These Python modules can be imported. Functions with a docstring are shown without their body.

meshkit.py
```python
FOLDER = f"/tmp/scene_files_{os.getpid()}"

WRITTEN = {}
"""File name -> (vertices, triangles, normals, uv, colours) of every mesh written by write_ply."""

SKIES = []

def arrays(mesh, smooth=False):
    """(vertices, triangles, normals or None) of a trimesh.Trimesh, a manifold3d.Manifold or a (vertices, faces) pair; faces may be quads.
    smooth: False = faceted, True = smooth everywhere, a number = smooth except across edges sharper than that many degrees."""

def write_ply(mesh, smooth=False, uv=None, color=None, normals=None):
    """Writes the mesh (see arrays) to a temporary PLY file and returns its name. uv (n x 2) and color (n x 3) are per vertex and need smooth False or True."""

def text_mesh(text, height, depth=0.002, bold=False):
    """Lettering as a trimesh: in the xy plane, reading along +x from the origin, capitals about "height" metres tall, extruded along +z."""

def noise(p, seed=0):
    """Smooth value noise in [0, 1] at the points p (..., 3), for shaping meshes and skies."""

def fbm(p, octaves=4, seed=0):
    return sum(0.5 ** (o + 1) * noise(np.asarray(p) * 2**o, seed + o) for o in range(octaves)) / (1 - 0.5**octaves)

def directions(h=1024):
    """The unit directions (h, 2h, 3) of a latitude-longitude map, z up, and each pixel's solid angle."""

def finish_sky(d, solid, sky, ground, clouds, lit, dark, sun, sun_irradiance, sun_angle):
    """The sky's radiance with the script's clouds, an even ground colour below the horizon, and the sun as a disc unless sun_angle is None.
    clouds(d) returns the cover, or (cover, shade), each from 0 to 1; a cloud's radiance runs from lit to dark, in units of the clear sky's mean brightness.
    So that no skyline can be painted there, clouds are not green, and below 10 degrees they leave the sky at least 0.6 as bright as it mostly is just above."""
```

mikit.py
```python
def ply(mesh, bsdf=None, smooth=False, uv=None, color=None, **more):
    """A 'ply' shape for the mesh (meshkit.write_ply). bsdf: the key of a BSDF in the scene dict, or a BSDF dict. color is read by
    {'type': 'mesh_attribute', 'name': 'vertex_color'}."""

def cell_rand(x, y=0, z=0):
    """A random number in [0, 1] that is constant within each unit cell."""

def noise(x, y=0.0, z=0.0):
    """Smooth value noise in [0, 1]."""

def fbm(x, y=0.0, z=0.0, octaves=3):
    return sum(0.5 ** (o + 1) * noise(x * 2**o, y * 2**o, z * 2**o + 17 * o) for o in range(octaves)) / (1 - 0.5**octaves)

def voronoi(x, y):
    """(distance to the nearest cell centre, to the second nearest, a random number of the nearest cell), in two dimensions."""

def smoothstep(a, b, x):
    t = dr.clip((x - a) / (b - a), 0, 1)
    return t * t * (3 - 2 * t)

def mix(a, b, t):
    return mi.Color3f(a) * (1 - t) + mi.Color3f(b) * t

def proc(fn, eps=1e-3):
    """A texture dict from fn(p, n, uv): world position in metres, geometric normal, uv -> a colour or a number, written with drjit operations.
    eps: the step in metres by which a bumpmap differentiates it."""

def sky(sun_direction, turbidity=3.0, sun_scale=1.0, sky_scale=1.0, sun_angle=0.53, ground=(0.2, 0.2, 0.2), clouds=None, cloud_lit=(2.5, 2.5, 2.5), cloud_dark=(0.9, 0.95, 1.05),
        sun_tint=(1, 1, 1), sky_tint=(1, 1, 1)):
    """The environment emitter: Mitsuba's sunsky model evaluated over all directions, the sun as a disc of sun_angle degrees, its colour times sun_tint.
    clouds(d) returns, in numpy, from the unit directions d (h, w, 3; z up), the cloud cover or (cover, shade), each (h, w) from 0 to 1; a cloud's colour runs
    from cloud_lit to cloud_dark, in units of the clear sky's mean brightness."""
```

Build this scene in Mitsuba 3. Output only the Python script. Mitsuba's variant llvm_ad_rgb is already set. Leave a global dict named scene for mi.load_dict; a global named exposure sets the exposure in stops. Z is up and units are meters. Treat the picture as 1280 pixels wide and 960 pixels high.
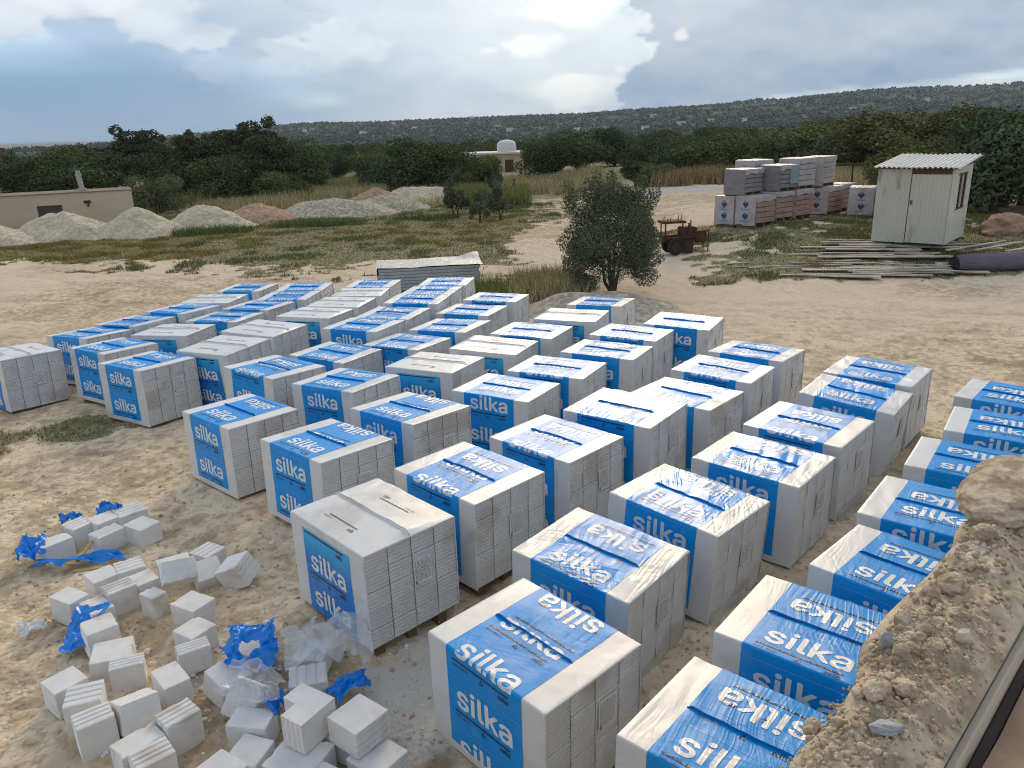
import math, random
import numpy as np, trimesh, shapely, mitsuba as mi, mikit, meshkit
import drjit as dr
from mikit import noise, fbm, voronoi, cell_rand, smoothstep, mix, proc
from shapely.geometry import Polygon, box as sbox
T = mi.ScalarTransform4f
scene, labels = {}, {}
random.seed(7)
RNG = np.random.default_rng(7)

# ------------------------------------------------------------------ camera, sky, exposure
CAM = np.array([0.0, 0.0, 4.463])
PITCH, ROLL = math.radians(17.87), math.radians(-1.579)
_f = np.array([0, math.cos(PITCH), -math.sin(PITCH)]); _r = np.array([1.0, 0, 0]); _u = np.array([0, math.sin(PITCH), math.cos(PITCH)])
_up = -math.sin(ROLL) * _r + math.cos(ROLL) * _u
scene['air'] = {'type': 'homogeneous', 'albedo': {'type': 'rgb', 'value': [0.72, 0.86, 1.0]}, 'sigma_t': 1.15e-4}
scene['camera'] = {'type': 'perspective', 'medium': {'type': 'ref', 'id': 'air'}, 'fov': 66.01, 'fov_axis': 'x', 'near_clip': 0.05, 'far_clip': 20000.0,
                   'to_world': T().look_at(origin=CAM.tolist(), target=(CAM + _f).tolist(), up=_up.tolist())}
exposure = 2.56
SUN_AZ, SUN_EL = math.radians(9.0), math.radians(28.0)
SUN = (math.sin(SUN_AZ) * math.cos(SUN_EL), math.cos(SUN_AZ) * math.cos(SUN_EL), math.sin(SUN_EL))


def cloud_cover(d):
    """Broken cloud sky: azimuth in degrees to the right of the view, elevation in degrees."""
    az = np.degrees(np.arctan2(d[..., 0], d[..., 1])); el = np.degrees(np.arcsin(np.clip(d[..., 2], -1, 1)))
    q = np.stack([np.sin(np.radians(az)) * 40, np.cos(np.radians(az)) * 40, el * 1.25], -1)
    n1 = meshkit.fbm(q * np.array([.09, .09, .2]), 5, 3); n2 = meshkit.fbm(q * 0.30 + 9, 6, 11); n3 = meshkit.fbm(q * np.array([1, 1, 2.6]) * 0.11 + 31, 5, 5)
    n4 = meshkit.fbm(q * 1.1 + 3, 4, 21)

    def ss(a, b, x):
        t = np.clip((x - a) / (b - a), 0, 1); return t * t * (3 - 2 * t)

    def heap(a, e, wa, we, soft=0.16, k=2.0):
        """A cumulus: ragged top, flatter base."""
        y = (el - e) / we
        r = np.hypot((az - a) / wa, np.where(y < 0, y * 1.5, y))
        return ss(0.0, soft, 0.80 - r + (n2 - 0.5) * k + (n4 - 0.5) * 0.9)

    sunward = np.exp(-((az - 4) / 13) ** 2 - ((el - 10) / 9) ** 2)
    high = np.exp(-((az - 8) / 48) ** 2 - ((el - 40) / 26) ** 2)
    veil = ss(0.33, 0.66, n1 + 0.36 * np.exp(-((az - 3) / 16) ** 2) + 0.012 * el)
    cover = np.clip(0.22 + 0.7 * veil, 0, 1)
    bright = 0.25 + 0.42 * sunward + 0.38 * high + 0.24 * ss(50, 110, np.abs(az)) + 0.30 * (n3 - 0.5) + 0.42 * (n2 - 0.5) + 0.16 * (n4 - 0.5) + 0.10 * np.exp(-((az + 12) / 12) ** 2)  # cloud behind the view is unseen; its extra brightness is added as fill
    left = ss(-4, -20, az) * ss(8, 3.0, el)                          # blue-grey rain haze low on the left
    cover = cover + (0.93 - cover) * left; bright = bright * (1 - left) + (0.05 + 0.20 * (n3 - .5) + 0.10 * (n2 - .5)) * left
    for a, e, wa, we, b in ((-26.5, 8.6, 8.0, 3.0, .74), (-32.5, 6.2, 6.0, 1.5, .66), (-20.5, 6.6, 4.5, 2.4, .70), (-11.0, 4.8, 5.6, 2.4, .66), (-15.5, 3.4, 5.5, 2.6, .34), (-22, 17, 9, 5, .6), (-11.5, 8.2, 4.5, 1.4, .46), (2.0, 2.2, 8.0, 1.2, .62), (8.5, 2.0, 5.5, 2.0, .80), (6.0, 7.5, 4.5, 2.8, .98), (3.5, 5.2, 4.0, .9, .86)):
        m = heap(a, e, wa, we) * (0.9 if b > .5 else .6)
        bb = b - 0.24 * ss(0.3, -0.7, (el - e) / we + (n2 - 0.5) * 3.0) + 0.9 * (n2 - 0.5) * b
        cover = np.maximum(cover, m); bright = bright * (1 - m) + bb * m
    # the big grey-blue cloud on the right with a lit rim, a hole and a bright strip below it
    edge = az - (9.4 + (n2 - 0.5) * 11 + (n4 - 0.5) * 4.0 + 0.10 * (el - 4))
    base = 1.35 + 0.045 * np.maximum(az - 14, 0) + (n2 - 0.5) * 0.9 - 3.2 * np.exp(-((az - 12) / 3.5) ** 2)
    mass = ss(-0.2, 0.5, edge) * ss(-0.15, 0.45, el - base) * ss(60, 44, az) * ss(42, 28, el)
    rim = ss(-1.5, -0.1, edge) * ss(0.9, 0.1, edge) * ss(0.8, 3, el) * ss(0.40, 0.6, n4) * ss(20, 12, el)
    cover = np.maximum(cover, mass)
    bright = bright * (1 - mass) + mass * (0.33 + 0.28 * (n3 - 0.5) + 0.42 * (n2 - 0.5) + 0.22 * (n4 - 0.5) + 0.12 * np.exp(-((az - 12) / 6) ** 2) * ss(3, 7, el) - 0.05 * ss(4.5, 2, el))
    bright = np.maximum(bright, rim * 0.75)
    hole = ss(0.0, 0.5, 0.80 - np.hypot((az - 11.8) / 1.3, (el - 5.5) / 1.0) + (n2 - .5) * 1.2 + (n4 - .5) * .9)
    bright = np.maximum(bright, hole * 0.85); cover = np.maximum(cover, hole)
    strip = ss(10, 14, az) * ss(46, 36, az) * ss(0.4, -0.15, el - base)
    cover = np.maximum(cover, strip * .9); bright = bright * (1 - strip) + strip * (0.56 + 0.45 * (n2 - 0.5) + 0.12 * ss(0.5, 0.7, meshkit.noise(P2(az), 3)))
    # thick bright cloud in front of the sun
    core = np.exp(-((az - 7) / 12) ** 2 - ((el - 24) / 12) ** 2)
    cover = np.maximum(cover, core); bright = bright + 0.75 * core
    return np.clip(cover, 0, 1), np.clip(1 - bright, 0, 1)


def P2(az): return np.stack([az * .6, az * 0, az * 0], -1)


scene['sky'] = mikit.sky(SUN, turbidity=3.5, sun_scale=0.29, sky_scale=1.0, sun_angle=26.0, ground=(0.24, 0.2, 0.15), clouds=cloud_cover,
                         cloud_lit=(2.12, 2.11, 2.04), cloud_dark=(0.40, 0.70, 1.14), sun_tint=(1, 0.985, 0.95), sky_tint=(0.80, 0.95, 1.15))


# ------------------------------------------------------------------ helpers
def ss(a, b, x):
    t = np.clip((np.asarray(x, float) - a) / (b - a), 0, 1)
    return t * t * (3 - 2 * t)


def fresh(name):
    """name, or name_001, name_002 ... when it or a thing of that name is taken."""
    if name not in USED:
        USED[name] = 0
        return name
    USED[name] += 1
    k = '%s_%03d' % (name, USED[name])
    USED.setdefault(k, 0)
    return k


USED = {}


def put(name, shape, mat=None, parent=None, to_world=None):
    """One entry of the scene under the next free name; shape: a mesh or a shared ply dict."""
    key = fresh((parent + '__' if parent else '') + name)
    d = dict(shape) if isinstance(shape, dict) else mikit.ply(shape)
    if mat:
        d['bsdf'] = {'type': 'ref', 'id': 'mat_' + mat}
    if to_world is not None:
        d['to_world'] = to_world
    scene[key] = d
    return key


def tag(key, label=None, cat=None, group=None, kind=None):
    e = {}
    if label: e['label'] = label
    if cat: e['category'] = cat
    if group: e['group'] = group
    if kind: e['kind'] = kind
    labels[key] = e
    return key


def thing(name, label, cat, group=None):
    return tag(fresh(name), label, cat, group)


def place(x, y, z, yaw=0.0, tx=0.0, ty=0.0, roll=None):
    """Frame at x, y, z turned by yaw degrees; tx, ty: slopes along its own x and y."""
    c, s = math.cos(math.radians(yaw)), math.sin(math.radians(yaw))
    ex = np.array([c, s, tx]); ex /= np.linalg.norm(ex)
    ey = np.array([-s, c, ty]); ey -= ex * (ex @ ey); ey /= np.linalg.norm(ey)
    m = np.eye(4); m[:3, 0], m[:3, 1], m[:3, 2], m[:3, 3] = ex, ey, np.cross(ex, ey), (x, y, z)
    return T(m.tolist())


class MB:
    def __init__(self): self.v, self.f, self.n = [], [], 0

    def add(self, v, f):
        v = np.asarray(v, float); f = np.asarray(f, int)
        if f.shape[1] == 4: f = np.vstack([f[:, [0, 1, 2]], f[:, [0, 2, 3]]])
        self.v.append(v); self.f.append(f + self.n); self.n += len(v)
        return self

    def mesh(self, m): return self.add(m.vertices, m.faces)

    def box(self, lo, hi, cham=0.0, M=None):
        lo, hi = np.minimum(lo, hi), np.maximum(lo, hi)
        if cham:
            v, f = chamfer_box(lo, hi, cham)
        else:
            v = np.array([[x, y, z] for z in (lo[2], hi[2]) for x, y in ((lo[0], lo[1]), (hi[0], lo[1]), (hi[0], hi[1]), (lo[0], hi[1]))])
            f = np.array([[0, 3, 2, 1], [4, 5, 6, 7], [0, 1, 5, 4], [1, 2, 6, 5], [2, 3, 7, 6], [3, 0, 4, 7]])
        if M is not None: v = v @ np.asarray(M)[:3, :3].T + np.asarray(M)[:3, 3]
        return self.add(v, f)

    def tube(self, pts, r, n=8, caps=True):
        pts = np.asarray(pts, float); r = np.broadcast_to(r, len(pts))
        d = np.gradient(pts, axis=0); d /= np.linalg.norm(d, axis=1, keepdims=True) + 1e-9
        a = np.cross(d, [0.31, 0.17, 0.93]); a /= np.linalg.norm(a, axis=1, keepdims=True) + 1e-9; b = np.cross(d, a)
        t = np.arange(n) * 2 * np.pi / n
        v = (pts[:, None] + r[:, None, None] * (a[:, None] * np.cos(t)[None, :, None] + b[:, None] * np.sin(t)[None, :, None])).reshape(-1, 3)
        f = []
        for i in range(len(pts) - 1):
            for j in range(n):
                k = (j + 1) % n
                f.append([i * n + j, i * n + k, (i + 1) * n + k, (i + 1) * n + j])
        self.add(v, f)
        if caps:
            m = len(pts) - 1
            self.add(np.vstack([v[:n], pts[:1]]), [[(j + 1) % n, j, n] for j in range(n)])
            self.add(np.vstack([v[m * n:], pts[-1:]]), [[j, (j + 1) % n, n] for j in range(n)])
        return self

    def out(self): return np.vstack(self.v), np.vstack(self.f)


def chamfer_box(lo, hi, c):
    v = []
    for sx in (0, 1):
        for sy in (0, 1):
            for sz in (0, 1):
                p = np.array([(lo, hi)[sx][0], (lo, hi)[sy][1], (lo, hi)[sz][2]], float)
                d = np.array([c if not sx else -c, c if not sy else -c, c if not sz else -c])
                for k in range(3):
                    w = p + d; w[k] = p[k]; v.append(w)
    h = trimesh.convex.convex_hull(np.array(v))
    return np.array(h.vertices), np.array(h.faces)


def grid_faces(nu, nv):
    i, j = np.meshgrid(np.arange(nu - 1), np.arange(nv - 1), indexing='ij')
    a = (i * nv + j).ravel()
    return np.stack([a, a + nv, a + nv + 1, a + 1], 1)


def P3(x, y, z): return np.stack(np.broadcast_arrays(np.asarray(x, float), y, z), -1)


def lump(seed, sub=2, amp=0.25, freq=1.6, squash=(1, 1, 1), rough=0.0):
    m = trimesh.creation.icosphere(subdivisions=sub)
    v = np.array(m.vertices)
    k = 1 + amp * 2 * (meshkit.fbm(v * freq + seed * 7.31, 3, seed) - 0.5)
    if rough: k = k + rough * (meshkit.fbm(v * 6 + seed, 4, seed + 3) - 0.5)
    v *= k[:, None]
    return v * np.array(squash), np.array(m.faces)


# ------------------------------------------------------------------ terrain
PACKS = [  # row from the wall, place in the row, x, y, yaw, base z, slopes along width and depth, film, print variant
    (1, 0, 1.346, 3.865, -40.9, -0.045, -0.01, -0.017, 'blue', 1),
    (1, 1, 2.186, 4.873, -39.2, -0.036, -0.011, -0.018, 'blue', 2),
    (1, 2, 3.186, 5.656, -45.9, -0.031, -0.015, -0.017, 'blue', 2),
    (1, 3, 3.981, 6.598, -39.4, 0.015, 0.007, 0.01, 'blue', 6),
    (1, 4, 4.908, 7.69, -36.4, -0.013, -0.007, -0.011, 'blue', 2),
    (1, 5, 5.829, 8.651, -35.0, -0.007, -0.005, -0.007, 'blue', 6),
    (1, 6, 6.592, 9.727, -42.0, -0.005, -0.004, -0.005, 'blue', 6),
    (2, 0, 0.109, 4.965, -47.3, -0.071, -0.015, 0.022, 'blue', 0),
    (2, 1, 0.737, 6.264, -41.2, -0.097, -0.044, 0.031, 'blue', 1),
    (2, 2, 1.684, 7.117, -44.5, -0.03, -0.05, -0.015, 'blue', 3),
    (2, 3, 2.759, 8.045, -42.2, -0.04, -0.011, 0.007, 'blue', 3),
    (2, 4, 3.666, 9.075, -44.2, -0.039, 0.007, 0.042, 'blue', 4),
    (2, 5, 4.66, 10.238, -38.7, -0.06, -0.069, 0.016, 'blue', 3),
    (2, 6, 5.387, 11.06, -41.6, -0.019, -0.003, 0.024, 'blue', 1),
    (3, 0, -1.334, 6.615, -46.8, 0.126, 0.001, 0.009, 'white', 0),
    (3, 1, -0.481, 7.513, -44.6, 0.139, -0.014, 0.003, 'blue', 4),
    (3, 2, 0.507, 8.627, -44.1, 0.035, 0.003, 0.005, 'blue', 4),
    (3, 3, 1.437, 9.381, -37.5, 0.124, 0.002, 0.024, 'blue', 7),
    (3, 4, 2.38, 10.203, -41.5, -0.002, 0.008, -0.009, 'blue', 1),
    (3, 5, 3.147, 11.263, -37.5, 0.01, -0.014, -0.01, 'blue', 4),
    (3, 6, 3.955, 12.238, -39.1, -0.016, 0.012, -0.038, 'blue', 1),
    (4, 0, -2.185, 8.538, -43.1, 0.109, 0.023, -0.027, 'blue', 5),
    (4, 1, -1.333, 9.66, -41.6, 0.077, 0.038, -0.033, 'blue', 5),
    (4, 2, -0.091, 10.674, -29.8, -0.002, -0.0, -0.022, 'blue', 6),
    (4, 3, 0.692, 11.478, -27.1, 0.036, 0.004, -0.022, 'blue', 4),
    (4, 4, 1.541, 12.3, -28.2, 0.06, -0.004, -0.032, 'blue', 1),
    (4, 5, 2.148, 13.594, -29.6, 0.003, -0.001, -0.023, 'blue', 4),
    (4, 6, 3.236, 14.321, -29.5, 0.019, -0.008, 0.02, 'blue', 5),
    (5, 0, -3.603, 9.842, -43.0, 0.042, 0.027, -0.011, 'blue', 8),
    (5, 1, -2.422, 11.067, -33.3, 0.046, 0.045, -0.018, 'cyan', 8),
    (5, 2, -1.181, 11.962, -28.0, 0.025, 0.029, -0.01, 'white', 1),
    (5, 3, -0.298, 13.081, -24.3, -0.016, -0.009, -0.009, 'white', 2),
    (5, 4, 0.402, 14.113, -26.9, -0.034, 0.011, 0.0, 'blue', 7),
    (5, 5, 1.215, 15.0, -22.1, 0.029, 0.013, 0.005, 'white', 1),
    (5, 6, 2.042, 17.032, -26.6, -0.16, 0.034, -0.017, 'blue', 8),
    (6, 0, -3.725, 11.787, -37.4, 0.071, -0.001, -0.045, 'blue', 4),
    (6, 1, -3.035, 13.167, -31.0, -0.091, -0.004, -0.002, 'blue', 1),
    (6, 2, -1.832, 13.658, -31.4, -0.071, 0.035, -0.014, 'blue', 7),
    (6, 3, -1.102, 14.612, -27.5, -0.022, 0.049, 0.007, 'blue', 5),
    (6, 4, -0.792, 16.509, -24.3, -0.144, 0.023, 0.008, 'blue', 8),
    (6, 5, -0.302, 17.445, -19.2, -0.085, 0.002, -0.026, 'blue', 4),
    (7, 0, -6.078, 12.671, -33.5, -0.022, 0.03, -0.025, 'blue', 8),
    (7, 1, -4.929, 13.294, -29.0, 0.067, 0.041, 0.05, 'white', 1),
    (7, 2, -4.669, 14.606, -24.1, 0.035, -0.012, 0.007, 'white', 2),
    (7, 3, -2.786, 14.698, -24.8, 0.02, 0.024, -0.002, 'blue', 8),
    (7, 4, -2.402, 16.085, -21.2, -0.067, 0.022, 0.024, 'blue', 4),
    (7, 5, -2.028, 17.101, -12.6, 0.001, 0.001, 0.005, 'blue', 1),
    (7, 6, -1.842, 18.559, -12.7, -0.101, 0.01, -0.004, 'blue', 7),
    (7, 7, -1.566, 19.8, -10.6, -0.124, 0.015, 0.015, 'blue', 5),
    (8, 0, -7.18, 13.812, -36.3, -0.04, 0.039, -0.028, 'blue', 8),
    (8, 1, -6.693, 15.34, -13.9, -0.132, 0.022, -0.007, 'white', 0),
    (8, 2, -6.02, 16.357, -16.9, -0.124, 0.019, -0.02, 'blue', 1),
    (8, 3, -4.026, 15.984, -18.6, -0.005, 0.011, -0.021, 'white', 2),
    (8, 4, -3.733, 17.272, -13.4, -0.056, 0.005, 0.011, 'white', 0),
    (8, 5, -3.653, 19.176, -5.0, -0.213, 0.002, 0.006, 'white', 1),
    (8, 6, -3.588, 20.722, -8.4, -0.294, 0.01, 0.007, 'blue', 4),
    (9, 0, -8.304, 15.14, -28.0, -0.109, 0.045, -0.053, 'blue', 8),
    (9, 1, -7.779, 16.091, -25.8, -0.096, 0.05, -0.017, 'blue', 7),
    (9, 2, -7.158, 16.967, -26.0, -0.054, 0.039, -0.025, 'blue', 5),
    (9, 3, -5.632, 17.498, -21.4, -0.133, 0.028, -0.014, 'blue', 8),
    (9, 4, -5.345, 18.901, -7.5, -0.198, 0.011, 0.009, 'blue', 4),
    (9, 5, -5.302, 20.257, -4.6, -0.242, 0.006, 0.017, 'blue', 1),
    (10, 0, -6.963, 18.4, -9.1, -0.127, 0.017, 0.01, 'white', 0),
    (10, 1, -6.811, 20.415, -12.3, -0.253, 0.026, 0.012, 'blue', 5),
    (11, 0, -8.943, 13.836, -39.3, -0.104, 0.035, -0.029, 'white', 2),
]
BLOCKS = [  # x, y, yaw, length along front edge, depth, height
    (1, -5.162, 7.890, -39, 0.20, 0.30, 0.23),
    (2, -5.101, 8.275, -30, 0.25, 0.25, 0.23),
    (3, -4.854, 8.379, -39, 0.25, 0.25, 0.23),
    (4, -4.635, 8.581, -47, 0.30, 0.30, 0.23),
    (5, -4.654, 8.056, -32, 0.20, 0.30, 0.23),
    (6, -4.314, 8.192, -30, 0.30, 0.25, 0.23),
    (7, -4.037, 7.266, -55, 0.25, 0.25, 0.23),
    (8, -4.247, 7.115, -43, 0.25, 0.25, 0.23),
    (9, -3.917, 6.793, -44, 0.20, 0.25, 0.28),
    (10, -3.771, 6.995, -45, 0.25, 0.20, 0.23),
    (11, -3.599, 7.319, -60, 0.15, 0.30, 0.23),
    (12, -3.297, 7.482, -28, 0.25, 0.25, 0.23),
    (15, -3.532, 6.669, -32, 0.20, 0.15, 0.25),
    (17, -3.085, 6.509, -28, 0.30, 0.25, 0.23),
    (18, -4.351, 6.682, -27, 0.30, 0.20, 0.27),
    (19, -4.028, 6.555, -43, 0.30, 0.20, 0.23),
    (20, -3.785, 6.132, -50, 0.25, 0.25, 0.30),
    (21, -2.910, 6.087, -31, 0.25, 0.25, 0.23),
    (22, -2.832, 5.831, -58, 0.15, 0.25, 0.23),
    (23, -3.540, 5.837, -71, 0.30, 0.30, 0.23),
    (24, -3.329, 5.656, -68, 0.15, 0.25, 0.24),
    (25, -3.746, 5.447, -38, 0.25, 0.25, 0.25),
    (26, -3.463, 5.222, -70, 0.25, 0.25, 0.29),
    (27, -3.249, 4.945, -52, 0.20, 0.25, 0.31),
    (29, -2.878, 5.461, -48, 0.30, 0.20, 0.23),
    (30, -2.610, 4.951, -42, 0.20, 0.25, 0.30),
    (31, -2.820, 4.728, -41, 0.20, 0.30, 0.26),
    (32, -2.639, 4.558, -49, 0.20, 0.25, 0.30),
    (38, -2.063, 4.965, -8, 0.30, 0.20, 0.22),
]
_PK = np.array([[p[2], p[3], p[5]] for p in PACKS])


def g_base(x, y):
    return -0.25 * np.clip((y - 11) / 11, 0, 1) + 0.9 * ss(21, 33, y) * ss(3, 11, x)


_RES = _PK[:, 2] - g_base(_PK[:, 0], _PK[:, 1])
RIDGE = np.array([[-900, 0], [-300, -14], [0, -14], [150, -8], [240, 1], [330, 7.5], [400, 11], [500, 10.5], [640, 13], [740, 14.4], [840, 18.5], [905, 20], [970, 22], [1065, 27.5], [1140, 28.0], [1200, 27], [1280, 28.5], [1500, 33], [2200, 30]])
RIDGE = np.stack([np.degrees(np.arctan((RIDGE[:, 0] - 640) / 985.0)), RIDGE[:, 1] / 985.0], 1)   # azimuth in degrees, slope above the eye


def g_pack(x, y):
    """Ground near the yard: a gentle fall away from the wall with the unevenness the pallets stand on."""
    x, y = np.broadcast_arrays(np.asarray(x, float), np.asarray(y, float))
    sh = x.shape; x = x.ravel(); y = y.ravel()
    o = g_base(x, y)
    near = (y < 27) & (np.abs(x) < 16)
    if near.any():
        w = np.exp(-((x[near, None] - _PK[:, 0]) ** 2 + (y[near, None] - _PK[:, 1]) ** 2) / 2.42)
        o[near] += (w * _RES).sum(1) / (w.sum(1) + 0.35)
    return o.reshape(sh)


def ground_z(x, y):
    x, y = np.broadcast_arrays(np.asarray(x, float), np.asarray(y, float))
    r = np.hypot(x, y); az = np.degrees(np.arctan2(x, np.maximum(y, 1e-6)))
    z = g_pack(x, y)
    far = ss(110, 300, r)
    hz = np.interp(az, RIDGE[:, 0], RIDGE[:, 1])
    rough = (meshkit.fbm(P3(x / 420, y / 420, 0.5), 4, 3) - 0.5)
    hill = (4.46 + hz * 2600) * ss(1100, 2600, r + 500 * rough) + 26 * rough * ss(700, 1500, r) * ss(2550, 2000, r)
    valley = -9 * ss(180, 700, r) * (1 - ss(900, 1700, r)) + 5 * rough * far
    right = 3.0 * ss(22, 36, az) * ss(70, 260, r) * (1 - ss(700, 1500, r)) + 0.6 * ss(8, 26, az) * ss(70, 200, r) * (1 - ss(500, 1200, r))
    z = z * (1 - ss(900, 2000, r)) + (hill + valley) * far + right - 30 * ss(2700, 4200, r) * far
    return z


def zone(x, y, N, S):
    """Where short grass grows, 0 to 1; N: noise function of three numbers, S: smoothstep. Used for the blades and for the soil between them."""
    n = N(x * 0.35, y * 0.35, 1.5) * 0.34 + N(x * 1.2, y * 1.2, 4.5) * 0.36 + N(x * 3.4, y * 3.4, 7.5) * 0.30
    a = S(27.0, 31.0, y + 0.30 * x + 4.0 * (n - 0.5)) * S(2.0, -2.0, x) * S(54.0, 46.0, y)                    # the band before the heaps
    b = 0.56 * S(18.0, 25.0, y + 0.35 * x + 3.0) * S(4.0, -4.0, x) * S(54.0, 46.0, y)
    c = 0.80 * S(4.5, 6.5, x) * S(22.5, 24.5, y) * S(35.5, 33.0, y)                            # round the planks and the shed
    d = 0.52 * S(2.2, 0.6, ((x + 8.2) / 1.3) ** 2 + ((y - 11.9) / 1.1) ** 2) + 0.62 * S(1.6, 0.5, ((x + 6.7) / 0.9) ** 2 + ((y - 12.2) / 0.6) ** 2)
    e = 0.55 * S(36.0, 46.0, y) * S(8.0, 2.0, x) + 0.5 * S(46.0, 70.0, y)
    m = a * 0.84 + b + c + d + e
    m = m - 0.9 * S(0.9, 0.5, ((x + 11.0) / 60.0) ** 2 + 3.0 * (0.22 * (y - 23.2 + 0.34 * (x + 4.0))) ** 2)   # the worn track
    return S(0.515, 0.565, n * 0.66 + m * 0.335)


def rut(x, y, exp, cos):
    """Wheel tracks across the sand: depth from 0 to 1, with the bars of the tread."""
    o = 0
    for px, py, nx, ny in ((10.4, 9.0, .93, .37), (7.6, 16.5, .55, .835), (8.2, 18.6, .40, .917), (-8.0, 21.6, .26, .966), (-8.0, 23.4, .24, .971), (-6.5, 9.2, .55, .835)):
        d = (x - px) * nx + (y - py) * ny; s = (x - px) * ny - (y - py) * nx
        d = d + 0.35 * cos(s * 0.35 + px)
        for w in (-0.8, 0.8):
            o = o + exp(-((d - w) / 0.17) * ((d - w) / 0.17)) * (0.75 + 0.25 * cos(s * 26.0 + (d - w) * 10))
    return o


def n_np(x, y, z): return meshkit.noise(P3(x, y, z) + 1e6)


# ------------------------------------------------------------------ materials


def matte(name, color, rough=0.85, bump=None, scale=0.01, spec=0.3, eps=2e-3, **more):
    b = {'type': 'principled', 'base_color': color if isinstance(color, dict) else {'type': 'rgb', 'value': list(color)}, 'roughness': rough, 'specular': spec, **more}
    if bump is not None:
        b = {'type': 'bumpmap', 'height': proc(bump, eps), 'scale': scale, 'nested': b}
    scene['mat_' + name] = {'type': 'twosided', 'b': b}


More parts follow.
